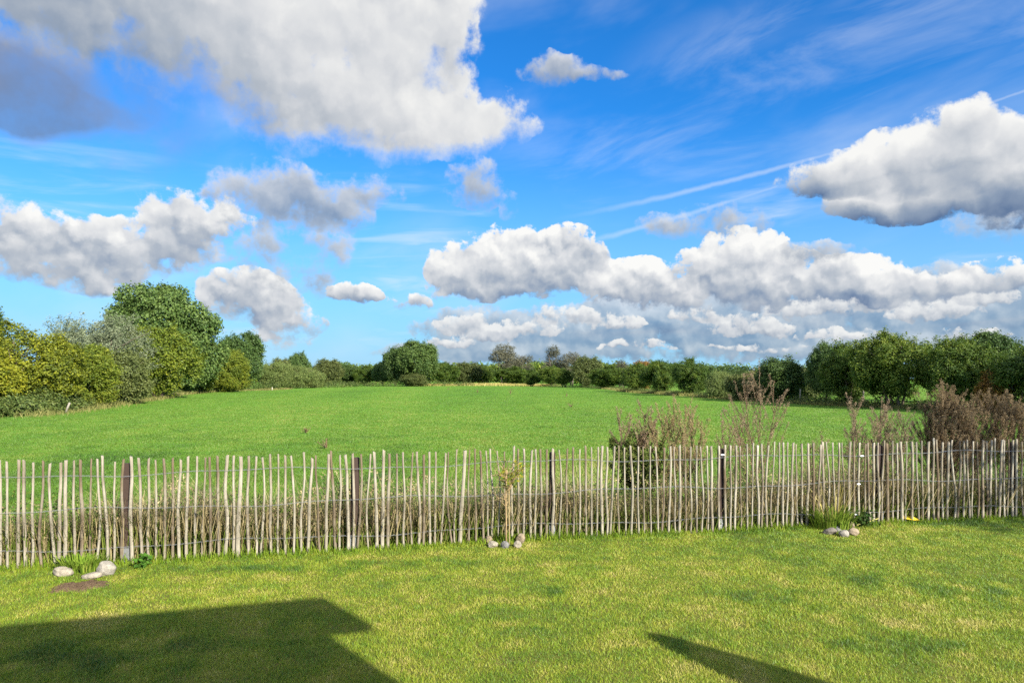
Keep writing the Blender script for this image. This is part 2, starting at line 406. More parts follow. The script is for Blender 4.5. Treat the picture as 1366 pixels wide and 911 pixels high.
# ------------------------------------------------------------------ the ground: one sheet to the horizon, the mown lawn a sheet just above
def vnoise(x, y, seed=0):
    """cheap smooth value noise on arrays, 0..1"""
    xi, yi = np.floor(x).astype(np.int64), np.floor(y).astype(np.int64); fx, fy = x-xi, y-yi
    fx, fy = fx*fx*(3-2*fx), fy*fy*(3-2*fy)
    def h(a, b):
        n = (a*374761393 + b*668265263 + seed*982451653) & 0x7fffffff
        n = ((n ^ (n >> 13))*1274126177) & 0x7fffffff
        return ((n ^ (n >> 16)) & 0xffff)/65535.0
    return (h(xi, yi)*(1-fx)+h(xi+1, yi)*fx)*(1-fy) + (h(xi, yi+1)*(1-fx)+h(xi+1, yi+1)*fx)*fy
def fbm(x, y, seed=0, o=4):
    a, t, s = 0.5, 0, 0
    for i in range(o): t = t + a*vnoise(x*2**i, y*2**i, seed+i); s += a; a *= .5
    return t/s

# the fence line on the ground (from the foot of the pickets)
FENCE = [ground_at(x, y) for x, y in ((-260, 776), (0, 760), (160, 752), (472, 735), (600, 727.5), (736, 719), (962, 710), (1180, 698.5), (1366, 692), (1640, 686))]
FX = np.array([p.x for p in FENCE]); FY = np.array([p.y for p in FENCE])
def fence_y(x): return np.interp(x, FX, FY)

def field_mat():
    b = MB('pasture_soil', 0.95, 0.05)
    n1 = b.noise(0.09, 5, 0.6); n2 = b.noise(1.4, 6, 0.65); n3 = b.noise(9.0, 4, 0.6)
    c = b.ramp(b.math('ADD', b.math('MULTIPLY', n1, 0.5), b.math('MULTIPLY', n2, 0.5)),
               [(0.32, (0.050, 0.125, 0.012)), (0.5, (0.075, 0.170, 0.016)), (0.68, (0.105, 0.190, 0.022))])
    c = b.mix(b.math('MULTIPLY', b.step(n3, 0.45, 0.7), 0.4), c, (0.03, 0.07, 0.008))
    b.color(c).bump(b.math('ADD', n2, b.math('MULTIPLY', n3, 0.5)), 0.6, 0.12); return b.m
def lawn_mat():
    b = MB('lawn_soil', 0.95, 0.05)
    n = b.noise(3.0, 6, 0.65); f = b.noise(60.0, 4, 0.6)
    c = b.ramp(n, [(0.3, (0.085, 0.120, 0.016)), (0.55, (0.125, 0.135, 0.024)), (0.75, (0.16, 0.135, 0.045))])
    c = b.mix(b.math('MULTIPLY', f, 0.7), c, (0.034, 0.032, 0.010))
    b.color(c).bump(f, 0.8, 0.02); return b.m

def ground_z(x, y):
    """the pasture swells a little, flat near the fence and where things stand far off"""
    k = np.clip((y - 12)/25, 0, 1)*np.clip((190 - y)/60, 0, 1)*np.clip((np.abs(x)*-1 + 60)/20, 0, 1)
    return (fbm(x/22.0 + 5, y/22.0 + 9, 3, 3) - 0.5)*0.28*k

gx = np.concatenate([[-6000, -2500, -1000, -500, -250, -150], np.arange(-100, 101, 2.0), [150, 250, 500, 1000, 2500, 6000]])
gy = np.concatenate([[-6000, -1500, -300, -60, -10, 0], np.arange(4, 242, 2.0), [300, 400, 600, 1000, 2500, 6000]])
GX, GY = np.meshgrid(gx, gy)
V = np.stack([GX.ravel(), GY.ravel(), ground_z(GX, GY).ravel()], 1)
nx = len(gx); I, J = np.meshgrid(np.arange(nx-1), np.arange(len(gy)-1)); b0 = (J*nx+I).ravel()
field_me = np_mesh('field', V, np.stack([b0, b0+1, b0+nx+1, b0+nx], 1), field_mat(), smooth=True)
tag(link('field', field_me), kind='structure')
# lawn sheet up to the fence
xs = np.linspace(-16, 18, 69); Vl = []
for x in xs: Vl += [(x, -14, 0.004), (x, 2.0, 0.004), (x, float(fence_y(x)) + 0.10, 0.004)]
Fl = np.array([(3*i+k, 3*i+3+k, 3*i+4+k, 3*i+1+k) for i in range(len(xs)-1) for k in (0, 1)])
tag(link('lawn', np_mesh('lawn', Vl, Fl, lawn_mat())), kind='structure')
# ------------------------------------------------------------------ the house behind the viewer and the shut parasol whose shadows fall on the lawn
def shadow_source(px, py, z):
    """the point at height z whose shadow falls at photo pixel (px, py)"""
    g = ground_at(px, py); L = z/math.tan(SUN_EL)
    return Vector((g.x + SUN_H.x*L, g.y + SUN_H.y*L, z))
def brick_mat():
    b = MB('house_render', 0.85, 0.2)
    n = b.noise(3, 6); t = b.n('ShaderNodeTexBrick'); t.inputs['Scale'].default_value = 4.0
    t.inputs['Color1'].default_value = (0.30, 0.11, 0.06, 1); t.inputs['Color2'].default_value = (0.22, 0.085, 0.05, 1); t.inputs['Mortar'].default_value = (0.35, 0.32, 0.28, 1)
    mp = b.n('ShaderNodeCombineXYZ'); sp = b.n('ShaderNodeSeparateXYZ'); b.lk(b.n('ShaderNodeTexCoord').outputs['Object'], sp.inputs[0])
    b.lk(b.math('ADD', sp.outputs[0], sp.outputs[1]), mp.inputs[0]); b.lk(sp.outputs[2], mp.inputs[1]); b.lk(mp.outputs[0], t.inputs['Vector'])
    b.color(b.mix(b.math('MULTIPLY', n, 0.3), t.outputs[0], (0.15, 0.07, 0.05))); return b.m
def plain(name, c, rough=0.7, spec=0.3, var=0.25, sc=6.0):
    b = MB(name, rough, spec); n = b.noise(sc, 6, 0.6, 'obj')
    b.color(b.mix(n, tuple(k*(1-var) for k in c), tuple(min(1, k*(1+var)) for k in c))); b.bump(n, 0.25, 0.01); return b.m

P = shadow_source(430, 797, 4.5)
dl = (ground_at(430, 797) - ground_at(0, 835)).normalized()        # along the eaves, to the right
dn = Vector((dl.y, -dl.x, 0))                                       # away from the garden
ang = math.atan2(dl.y, dl.x)
Lh, Dh = 15.0, 8.5
house = empty('house', (P.x - dl.x*Lh/2 + dn.x*Dh/2, P.y - dl.y*Lh/2 + dn.y*Dh/2, 0), ang)
tag(house, 'flat roofed brick house standing behind the viewer across the lawn', 'house')
g = Geo(); g.box((-0.18, -0.075, 2.2), (Lh-0.36, Dh-0.15, 4.4)); g.build('wall', brick_mat(), house)
g = Geo(); g.box((0, Dh/2-0.075, 4.235), (Lh, 0.148, 0.53)); g.box((-0.18, -0.075, 4.45), (Lh-0.34, Dh-0.16, 0.10)); g.build('roof', plain('roof_fascia', (0.55, 0.55, 0.53)), house)
wm, gm = plain('window_white', (0.75, 0.75, 0.73), 0.4), MB('window_glass', 0.05, 0.6).color((0.02, 0.025, 0.03)).m
for wx in (-5.6, -2.2, 5.4):
    g = Geo(); y = Dh/2 - 0.15
    for a, c in (((1.5, 0.1, 0.09), (wx, y, 0.9)), ((1.5, 0.1, 0.09), (wx, y, 2.2)), ((0.09, 0.1, 1.21), (wx-0.705, y, 1.55)), ((0.09, 0.1, 1.21), (wx+0.705, y, 1.55)), ((0.07, 0.08, 1.21), (wx, y, 1.55))): g.box(c, a)
    w = g.build('window', wm, house)
    g = Geo(); g.box((wx, y, 1.55), (1.31, 0.03, 1.2)); g.build('pane', gm, w)
g = Geo(); g.box((1.9, Dh/2-0.13, 1.08), (0.95, 0.08, 2.1)); d = g.build('door', plain('door_paint', (0.10, 0.16, 0.14), 0.4), house)
g = Geo(); g.tube([(1.58, Dh/2-0.05, 1.05), (1.46, Dh/2-0.05, 1.05)], 0.012); g.build('handle', plain('steel', (0.5, 0.5, 0.5), 0.3), d)

T = shadow_source(862, 846, 2.45)
par = empty('parasol', (T.x, T.y, 0)); tag(par, 'closed garden parasol on a heavy base beside the house', 'parasol')
g = Geo(); g.tube([(0, 0, 0.05), (0, 0, 2.4)], 0.022, 10); g.build('pole', plain('pole_grey', (0.3, 0.3, 0.3), 0.4), par, smooth=True)
zz = [2.45, 2.40, 2.25, 2.0, 1.7, 1.4, 1.15, 1.12]; rr = [0.03, 0.075, 0.125, 0.18, 0.22, 0.235, 0.21, 0.05]
V = []; K = 32
for z, r in zip(zz, rr):
    for j in range(K):
        q = r*(1 + 0.22*math.cos(8*2*PI*j/K + z)); V.append((q*math.cos(2*PI*j/K), q*math.sin(2*PI*j/K), z))
F = [(i*K+(j+1) % K, i*K+j, (i+1)*K+j, (i+1)*K+(j+1) % K) for i in range(len(zz)-1) for j in range(K)]
g = Geo(); g.add(V, F); g.build('canopy', plain('canvas', (0.42, 0.38, 0.30), 0.9), par, smooth=True)
g = Geo(); g.tube([(0, 0, 0.006), (0, 0, 0.06), (0, 0, 0.09)], [0.27, 0.27, 0.20], 20); g.build('base', plain('base_stone', (0.22, 0.22, 0.21), 0.8), par)
# ------------------------------------------------------------------ trees, bushes and hedges
def leaf_mat(name, a, b_, c, trans=0.30, rough=0.55, spec=0.25, patch=0.45):
    """a dark, b mid, c light leaf colour; tint is per spray, colour drifts in patches through the crown and from plant to plant"""
    b = MB(name, rough, spec)
    t = b.math('ADD', b.attr(), b.math('MULTIPLY', b.math('SUBTRACT', b.noise(patch, 3, 0.6), 0.5), 0.9))
    t = b.math('ADD', t, b.math('MULTIPLY', b.math('SUBTRACT', b.objrand(), 0.5), 0.25))
    b.color(b.ramp(t, [(0.1, a), (0.5, b_), (0.95, c)])).leafy(trans); return b.m
def bark_mat(name, c):
    b = MB(name, 0.9, 0.1); n = b.noise(14, 6, 0.65, 'obj', (1, 1, 0.2))
    b.color(b.ramp(n, [(0.3, tuple(k*0.45 for k in c)), (0.7, c)])).bump(n, 0.8, 0.03); return b.m
BARK = bark_mat('bark', (0.13, 0.105, 0.08)); BARKG = bark_mat('bark_grey', (0.20, 0.185, 0.16))
LM = {
 'maple':  leaf_mat('leaf_maple',  (0.065, 0.090, 0.008), (0.165, 0.185, 0.013), (0.30, 0.285, 0.018), 0.38),
 'yellow': leaf_mat('leaf_yellow_green', (0.055, 0.085, 0.010), (0.125, 0.165, 0.016), (0.22, 0.23, 0.022), 0.38),
 'oak':    leaf_mat('leaf_oak',    (0.026, 0.056, 0.012), (0.060, 0.105, 0.022), (0.115, 0.165, 0.038), 0.28),
 'willow': leaf_mat('leaf_willow', (0.080, 0.105, 0.055), (0.150, 0.175, 0.095), (0.25, 0.27, 0.17), 0.22),
 'sallow': leaf_mat('leaf_sallow', (0.065, 0.105, 0.022), (0.110, 0.150, 0.036), (0.160, 0.190, 0.055), 0.30),
 'hazel':  leaf_mat('leaf_hazel',  (0.030, 0.062, 0.010), (0.072, 0.120, 0.015), (0.150, 0.185, 0.022), 0.36),
 'dark':   leaf_mat('leaf_dark',   (0.020, 0.044, 0.010), (0.045, 0.080, 0.016), (0.085, 0.130, 0.026), 0.25),
 'olive':  leaf_mat('leaf_olive',  (0.050, 0.068, 0.018), (0.088, 0.110, 0.028), (0.140, 0.155, 0.045), 0.3),
 'thin':   leaf_mat('leaf_thin',   (0.055, 0.058, 0.036), (0.090, 0.090, 0.055), (0.130, 0.125, 0.075), 0.25),
 'rust':   leaf_mat('leaf_rust',   (0.11, 0.055, 0.016), (0.20, 0.11, 0.02), (0.30, 0.20, 0.03), 0.3),
 'bramble': leaf_mat('leaf_bramble', (0.030, 0.050, 0.010), (0.062, 0.092, 0.017), (0.120, 0.140, 0.032), 0.25),
}

def leaves(centres, outward, size, rng, per, spread, droop=0.2, aspect=0.6, upright=0.0):
    """sprays of folded leaf faces round the given twig points -> V, F, tint"""
    n = len(centres)*per
    c = np.repeat(centres, per, 0) + rng.normal(0, spread, (n, 3))
    o = np.repeat(outward, per, 0)
    nrm = o*0.8 + rng.normal(0, 0.65, (n, 3)); nrm[:, 2] += 0.45
    nrm /= np.linalg.norm(nrm, axis=1, keepdims=True)
    ax = rng.normal(0, 1, (n, 3)) + o*0.8; ax[:, 2] += upright*2.0 - droop
    ax -= nrm*np.sum(ax*nrm, 1, keepdims=True); ax /= np.maximum(np.linalg.norm(ax, axis=1, keepdims=True), 1e-6)
    sd = np.cross(nrm, ax)
    s = (size*rng.uniform(0.6, 1.35, n))[:, None]
    w = s*aspect*0.5
    V = np.empty((n, 4, 3))
    V[:, 0] = c - ax*s*0.5
    V[:, 1] = c + sd*w + nrm*w*0.35
    V[:, 2] = c + ax*s*0.5 - nrm*s*0.12
    V[:, 3] = c - sd*w + nrm*w*0.35
    base = np.arange(n)[:, None]*4
    F = np.concatenate([base+np.array([0, 1, 2]), base+np.array([0, 2, 3])])
    tw = np.repeat(rng.normal(0.5, 0.16, len(centres)), per) + rng.normal(0, 0.09, n)
    return V.reshape(-1, 3), F, np.repeat(tw, 4)

def crown_points(rng, lobes, n, inner=0.25, skin=0.12, gap=0.0):
    """twig points near the skin of a cluster of lobes; what lies deep inside another lobe is thinned out"""
    L = np.array(lobes, float); C, R = L[:, :3], L[:, 3:6]
    area = (R[:, 0]*R[:, 1] + R[:, 0]*R[:, 2] + R[:, 1]*R[:, 2])
    pts, outs = [], []; got = 0
    while got < n:
        m = n*2
        k = rng.choice(len(L), m, p=area/area.sum())
        d = rng.normal(0, 1, (m, 3)); d /= np.linalg.norm(d, axis=1, keepdims=True)
        r = np.where(rng.random(m) < inner, rng.uniform(0.35, 0.95, m), 1.0 + rng.normal(0, skin, m))
        p = C[k] + d*R[k]*r[:, None]
        q = np.min(np.linalg.norm((p[:, None, :] - C[None])/R[None], axis=2) + (np.arange(len(L))[None] == k[:, None])*9, axis=1) if len(L) > 1 else np.full(m, 9.)
        keep = (q > 0.80) | (rng.random(m) < 0.16)
        if gap > 0:
            g = fbm(p[:, 0]*0.9+p[:, 2]*0.7+50, p[:, 1]*0.9-p[:, 2]*0.6+90, 11, 3); keep &= (g > gap)
        keep &= p[:, 2] > 0.03
        p, d2 = p[keep], (d/R[k])[keep]; d2 /= np.linalg.norm(d2, axis=1, keepdims=True)
        pts.append(p); outs.append(d2); got += len(p)
    return np.concatenate(pts)[:n], np.concatenate(outs)[:n]

def make_lobes(rng, w, h, z0, style):
    """lobes of a unit crown w wide, from z0 to h"""
    R, H = w/2, h - z0
    Ls = []
    if style == 'round':
        Ls.append((0, 0, z0+H*0.52, R*0.74, R*0.74, H*0.44))
        for i in range(22):
            a = rng.uniform(0, 2*PI); u = rng.uniform(-0.75, 0.95); rr = math.sqrt(max(0, 1-u*u))*0.70
            s = rng.uniform(0.22, 0.36)
            Ls.append((R*rr*math.cos(a), R*rr*math.sin(a), z0+H*(0.52+0.38*u), R*s*1.1, R*s*1.1, H*s*0.62))
    elif style == 'bush':
        Ls.append((0, 0, z0+H*0.40, R*0.72, R*0.72, H*0.45))
        for i in range(20):
            a = rng.uniform(0, 2*PI); u = rng.uniform(-0.5, 1.0); rr = math.sqrt(max(0, 1-u*u*0.9))*0.72
            s = rng.uniform(0.20, 0.36)
            Ls.append((R*rr*math.cos(a), R*rr*math.sin(a), max(z0+H*(0.42+0.42*u), H*s*0.5), R*s*1.15, R*s*1.15, H*s*0.6))
    elif style == 'spiky':
        Ls.append((0, 0, z0+H*0.36, R*0.66, R*0.66, H*0.38))
        for i in range(24):
            a = rng.uniform(0, 2*PI); rr = math.sqrt(rng.random())*0.80; u = rng.uniform(0.0, 1.0)
            top = 1.0 - 0.30*rr**2
            s = rng.uniform(0.13, 0.24)
            Ls.append((R*rr*math.cos(a), R*rr*math.sin(a), z0+H*(0.15+(top-0.28)*u), R*s*1.1, R*s*1.1, H*s*1.05))
    elif style == 'airy':
        for i in range(26):
            a = rng.uniform(0, 2*PI); u = rng.uniform(-0.9, 1.0); rr = math.sqrt(max(0, 1-u*u))*0.78*math.sqrt(rng.random())
            s = rng.uniform(0.16, 0.30)
            Ls.append((R*rr*math.cos(a), R*rr*math.sin(a), z0+H*(0.52+0.42*u), R*s*1.2, R*s*1.2, H*s*0.55))
    return Ls

def make_trunk(rng, w, h, z0, stems, r0, mat, limbs=7):
    g = Geo()
    for s in range(stems):
        a = 2*PI*s/stems + rng.uniform(0, 1); lean = 0.0 if stems == 1 else rng.uniform(0.15, 0.4)
        bx, by = (0, 0) if stems == 1 else (0.12*w*math.cos(a)*rng.random(), 0.12*w*math.sin(a)*rng.random())
        top = h*rng.uniform(0.70, 0.85)
        P = []
        for i in range(7):
            t = i/6; P.append((bx+math.cos(a)*lean*w*0.6*t + rng.normal(0, 0.012*w), by+math.sin(a)*lean*w*0.6*t + rng.normal(0, 0.012*w), t*top - 0.05))
        rs = r0/math.sqrt(stems)
        g.tube(P, [rs*1.35]+[rs*(1-0.82*i/6) for i in range(1, 7)], 7)
        for j in range(limbs if stems == 1 else 3):
            t = rng.uniform(0.25, 0.9); i = int(t*6); p0 = np.array(P[i])*(1-(t*6-i)) + np.array(P[min(i+1, 6)])*(t*6-i)
            b = rng.uniform(0, 2*PI); L = w*0.5*rng.uniform(0.45, 0.8)
            Q = [p0 + np.array([math.cos(b)*L*u, math.sin(b)*L*u, L*u*rng.uniform(0.35, 0.6)]) + rng.normal(0, 0.02*L, 3)*(u > 0) for u in (0, .33, .66, 1)]
            g.tube(Q, [rs*0.5, rs*0.36, rs*0.22, rs*0.06], 5)
    return g.mesh('trunk', mat, True)

PROTO = {}
def proto(key, style, w, h, z0, n, per, leaf, mat, seed, stems=1, r0=None, bark=None, spread=None, skin=0.10, inner=0.22, gap=0.0, aspect=0.6, upright=0.0, lobes=None, shoots=0, shoot_len=0.9):
    rng = np.random.default_rng(seed)
    L = lobes or make_lobes(rng, w, h, z0, style)
    p, o = crown_points(rng, L, n, inner, skin, gap)
    if shoots:
        hi = np.nonzero(p[:, 2] > z0 + (h-z0)*0.35)[0]; k = rng.choice(hi, shoots); q = p[k]; dd = o[k]*0.9 + rng.normal(0, .25, (shoots, 3)); dd[:, 2] += 0.9
        dd /= np.linalg.norm(dd, axis=1, keepdims=True); ln = shoot_len*rng.uniform(.4, 1.2, shoots); m = 7
        u = np.tile(np.linspace(0, 1, m), shoots)
        p = np.concatenate([p, np.repeat(q, m, 0) + np.repeat(dd*ln[:, None], m, 0)*u[:, None] + np.array([.12, 0, -.10])*(u**2)[:, None]*shoot_len]); o = np.concatenate([o, np.repeat(dd, m, 0)])
    V, F, t = leaves(p, o, leaf, rng, per, spread or leaf*0.75, aspect=aspect, upright=upright)
    V[:, 2] = np.maximum(V[:, 2], 0.01)
    PROTO[key] = (w, h, np_mesh('crown', V, F, LM[mat], t), make_trunk(rng, w, h, z0, stems, r0 or 0.035*w, bark or BARK))
    return PROTO[key]

def plant_tree(name, key, loc, h, w, rz, label, cat, group=None):
    pw, ph, cm, tm = PROTO[key]
    o = empty(name, loc, rz); o.scale = (w/pw, w/pw, h/ph)
    link('crown', cm, o); link('trunk', tm, o)
    return tag(o, label, cat, group)

# prototypes (real metres)
proto('maple1', 'bush', 6.2, 5.8, 0.2, 4140, 10, 0.16, 'maple', 11, 3, shoots=60, shoot_len=0.6, skin=0.14, gap=0.40)
proto('maple2', 'bush', 5.0, 5.4, 0.2, 3449, 10, 0.16, 'yellow', 12, 3, shoots=60, shoot_len=0.6, skin=0.14, gap=0.40)
proto('maple3', 'round', 6.0, 6.4, 0.4, 3000, 7, 0.22, 'yellow', 13, 2, shoots=60, shoot_len=0.8, skin=0.15, gap=0.40)
proto('willowgrey', 'spiky', 8.0, 8.0, 0.3, 4200, 8, 0.20, 'willow', 14, 3, skin=0.16, aspect=0.32, upright=0.5, shoots=260, shoot_len=1.2, spread=0.13, gap=0.40)
proto('oakround', 'round', 10., 12., 1.6, 4200, 8, 0.36, 'oak', 16, 1, 0.34, shoots=60, shoot_len=0.8, skin=0.15, gap=0.40)
proto('oakround2', 'round', 10., 11., 1.2, 4200, 8, 0.36, 'oak', 17, 1, 0.34, shoots=60, shoot_len=0.8, skin=0.15, gap=0.40)
proto('sallow1', 'bush', 6.0, 4.2, 0.1, 3200, 7, 0.20, 'sallow', 18, 4, aspect=0.4, shoots=90, shoot_len=0.6, skin=0.14)
proto('sallow2', 'bush', 6.6, 4.0, 0.1, 3200, 7, 0.20, 'sallow', 19, 4, aspect=0.4, shoots=90, shoot_len=0.6, skin=0.14)
proto('hazel1', 'spiky', 6.5, 6.5, 1.25, 4140, 10, 0.165, 'hazel', 21, 4, upright=0.4, skin=0.16, shoots=150, spread=0.13, gap=0.40)
proto('hazel2', 'spiky', 5.5, 6.0, 1.0, 3794, 10, 0.165, 'hazel', 22, 4, upright=0.4, skin=0.16, shoots=150, spread=0.13, gap=0.40)
proto('hazel3', 'spiky', 7.2, 6.8, 1.35, 4485, 10, 0.165, 'hazel', 23, 5, upright=0.4, skin=0.16, shoots=150, spread=0.13, gap=0.40)
proto('darkbush1', 'bush', 5.0, 5.0, 0.3, 3000, 7, 0.22, 'dark', 24, 3, shoots=90, shoot_len=0.6, skin=0.14)
proto('darkround1', 'round', 6.0, 7.5, 0.6, 3200, 7, 0.26, 'dark', 25, 1, 0.2, shoots=60, shoot_len=0.8, skin=0.15, gap=0.40)
proto('olive1', 'bush', 5.0, 4.8, 0.2, 2800, 7, 0.22, 'olive', 26, 3, shoots=90, shoot_len=0.6, skin=0.14)
proto('olive2', 'round', 6.0, 7.0, 0.5, 3000, 7, 0.26, 'olive', 27, 1, 0.2, shoots=60, shoot_len=0.8, skin=0.15, gap=0.40)
proto('airy1', 'airy', 8.0, 10.5, 0.8, 1500, 7, 0.26, 'thin', 28, 3, 0.3, skin=0.2)
proto('airy2', 'airy', 7.0, 10.0, 0.8, 1300, 7, 0.26, 'thin', 29, 2, 0.28, skin=0.2)
proto('rust1', 'bush', 4.0, 4.4, 0.3, 2200, 7, 0.20, 'rust', 30, 3)

# the big round tree on the left hedge, built to its own outline
brng = np.random.default_rng(160)
lob = [(0.0, 0, 9.0, 5.2, 5.2, 5.2), (1.8, 0, 6.0, 6.0, 5.4, 4.6)]
for i in range(64):
    a = brng.uniform(0, 2*PI); u = brng.uniform(-0.92, 1.0)
    zc = 8.3 + 6.7*u; xc = 1.6 - 0.16*(zc-4)
    rr = 7.9*math.sqrt(max(0.0, 1-abs(u)**2.1))*0.84*(0.93 if u > 0 else 1.04)
    s = brng.uniform(1.0, 1.8)
    lob.append((xc+rr*math.cos(a), rr*math.sin(a)*0.9, zc, s*1.15, s*1.15, s*0.85))
proto('bigtree', 'round', 17.4, 15.9, 1.2, 9000, 8, 0.40, 'oak', 161, 1, 0.42, lobes=lob, skin=0.12, inner=0.16, spread=0.34, gap=0.41)

def px_tree(name, key, px, top, d, wpx, label, cat, group=None, rz=None, back=0.0):
    """a tree whose middle stands at photo column px at distance d, its top at row top, wpx photo pixels wide"""
    loc = at(px, d); loc.z = -0.03
    h = zat(top + (6 if group == RH else 0), d); w = wpx*d/FPX
    if rz is None: rz = (px*0.37 + d*0.11) % 6.28
    return plant_tree(name, key, loc, h, w, rz, label, cat, group)

HL = 'trees and bushes of the left hedge'
RH = 'trees and bushes of the right hedge'
px_tree('field_tree', 'maple1', -75, 428, 41, 150, 'golden maple bush cut off by the left edge of the picture', 'tree', HL, 0.4)
px_tree('field_tree', 'maple1', 30, 434, 46, 128, 'most golden broad maple bush at the near end of the left hedge', 'tree', HL, 2.0)
px_tree('field_tree', 'maple2', 108, 462, 51, 86, 'yellow green bush between the golden maple and the low green bushes', 'tree', HL, 1.0)
px_tree('field_tree', 'willowgrey', 138, 428, 64, 130, 'silvery grey willow rising behind the yellow green bushes', 'tree', HL, 0.5)
px_tree('field_tree', 'olive1', 163, 470, 57, 66, 'dull olive bush in front of the silvery willow', 'bush', HL, 2.2)
px_tree('field_tree', 'maple3', 213, 443, 73, 92, 'yellow green maple against the big round tree', 'tree', HL, 0.2)
px_tree('field_tree', 'bigtree', 212, 379, 98, 158, 'tallest tree in the picture, big round dark green crown', 'tree', HL, 0.0)
px_tree('field_tree', 'maple2', 301, 468, 112, 58, 'small yellow green tree tucked against the far side of the big round tree', 'tree', HL, 1.2)
px_tree('field_tree', 'maple3', 262, 482, 106, 50, 'low yellow green bush under the crown of the big round tree', 'bush', HL, 3.2)
px_tree('field_tree', 'oakround', 324, 449, 140, 58, 'dark green round tree next beyond the big round tree', 'tree', HL, 0.7)
px_tree('field_tree', 'darkround1', -30, 402, 70, 64, 'dark tree top showing above the golden maple at the left edge', 'tree', HL, 0.7)
WB = 'sallow bushes beyond the big tree'
px_tree('sallow_bush', 'sallow1', 364, 484, 150, 44, 'left one of three pale round sallow bushes past the dark round tree', 'bush', WB, 0.3)
px_tree('sallow_bush', 'sallow2', 392, 487, 154, 46, 'middle one of three pale round sallow bushes past the dark round tree', 'bush', WB, 1.4)
px_tree('sallow_bush', 'sallow1', 416, 492, 158, 36, 'right and lowest one of three pale round sallow bushes', 'bush', WB, 2.9)
FT = 'trees along the far end of the field'
px_tree('field_tree', 'oakround2', 398, 474, 185, 30, 'dark tree top above the pale sallow bushes', 'tree', FT, 0.2)
px_tree('field_tree', 'olive2', 374, 481, 178, 30, 'olive tree top above the left pale sallow bush', 'tree', FT, 0.9)
px_tree('field_tree', 'olive2', 437, 482, 205, 40, 'olive green tree right of the pale sallow bushes', 'tree', FT, 0.9)
px_tree('field_tree', 'darkround1', 466, 487, 215, 34, 'low dark tree right of the olive green far tree', 'tree', FT, 2.1)
px_tree('field_tree', 'hazel2', 487, 490, 210, 34, 'low fresh green bush in the gap left of the dark far tree', 'bush', FT, 1.1)
px_tree('field_tree', 'oakround2', 510, 485, 205, 26, 'short dark green tree at the foot of the tall far pair', 'tree', FT, 0.1)
px_tree('field_tree', 'darkround1', 527, 464, 198, 32, 'narrow dark green tree, left half of the tall far pair', 'tree', FT, 0.5)
px_tree('field_tree', 'oakround', 557, 459, 196, 56, 'broad green tree, right half of the tall far pair', 'tree', FT, 2.6)
px_tree('field_tree', 'olive1', 553, 499, 190, 34, 'pale olive bush at the foot of the tall far pair', 'bush', FT, 1.5)
px_tree('field_tree', 'hazel1', 593, 484, 235, 44, 'green hedge bush just right of the tall far pair', 'bush', FT, 1.9)
px_tree('field_tree', 'olive2', 622, 486, 245, 40, 'olive hedge bush above the left part of the straw strip', 'bush', FT, 1.3)
px_tree('field_tree', 'hazel3', 645, 487, 250, 36, 'green hedge bush above the middle of the straw strip', 'bush', FT, 0.3)
px_tree('field_tree', 'airy1', 673, 464, 232, 50, 'thin grey leafed tree above the straw strip, left and wider one', 'tree', FT, 0.3)
px_tree('field_tree', 'airy2', 699, 476, 236, 40, 'low thin grey leafed tree between two taller thin trees', 'tree', FT, 1.9)
px_tree('field_tree', 'hazel2', 684, 491, 220, 52, 'low green bushes at the foot of the wider thin grey tree', 'bush', FT, 2.4)
px_tree('field_tree', 'airy2', 737, 464, 225, 36, 'thin grey leafed tree above the straw strip, right and narrow one', 'tree', FT, 0.8)
px_tree('field_tree', 'airy1', 763, 474, 222, 42, 'low bare looking tree right of the narrow thin tree', 'tree', FT, 2.8)
px_tree('field_tree', 'hazel1', 736, 489, 185, 38, 'round green bush at the foot of the narrow thin tree', 'bush', FT, 0.8)
px_tree('field_tree', 'hazel2', 709, 495, 190, 24, 'small green bush at the right end of the straw strip', 'bush', FT, 0.8)
px_tree('field_tree', 'hazel1', 751, 492, 170, 30, 'low green bush where the far end meets the right hedge', 'bush', FT, 1.8)
px_tree('field_tree', 'olive2', 783, 479, 165, 40, 'yellowish olive tree at the far end of the right hedge', 'tree', FT, 1.0)
px_tree('hedge_tree', 'hazel2', 812, 484, 140, 50, 'farthest green bush of the right hedge', 'bush', RH, 0.2)
px_tree('hedge_tree', 'airy2', 828, 476, 150, 34, 'thin twiggy tree top behind the farthest hedge bushes', 'tree', RH, 0.2)
px_tree('hedge_tree', 'hazel3', 848, 480, 110, 56, 'dense green bush, second from the far end of the right hedge', 'bush', RH, 1.2)
px_tree('hedge_tree', 'rust1', 858, 474, 135, 30, 'reddish tree top peeping above the dense hedge bushes', 'tree', RH, 1.2)
px_tree('hedge_tree', 'hazel1', 882, 476, 93, 58, 'green bush with a lit top left of the lightest round bush', 'bush', RH, 2.2)
px_tree('hedge_tree', 'hazel2', 920, 476, 82, 50, 'large green bush touching the lightest round bush', 'bush', RH, 3.0)
px_tree('hedge_tree', 'darkround1', 948, 483, 150, 34, 'dark distant tree top behind the lightest round bush', 'tree', RH, 3.0)
px_tree('hedge_tree', 'sallow2', 960, 489, 73, 42, 'lightest round bush in the gap of the right hedge', 'bush', RH, 1.0)
px_tree('hedge_tree', 'darkround1', 984, 487, 150, 44, 'dark far tree top in the gap right of the lightest round bush', 'tree', RH, 0.5)
px_tree('hedge_tree', 'hazel2', 1014, 488, 120, 40, 'green far bush just left of the round dark hedge tree', 'bush', RH, 2.5)
px_tree('hedge_tree', 'olive1', 996, 492, 66.5, 52, 'low brownish bush right of the lightest round bush', 'bush', RH, 1.7)
px_tree('hedge_tree', 'darkround1', 1042, 471, 61.5, 62, 'round dark tree standing a little apart in the right hedge', 'tree', RH, 0.6)
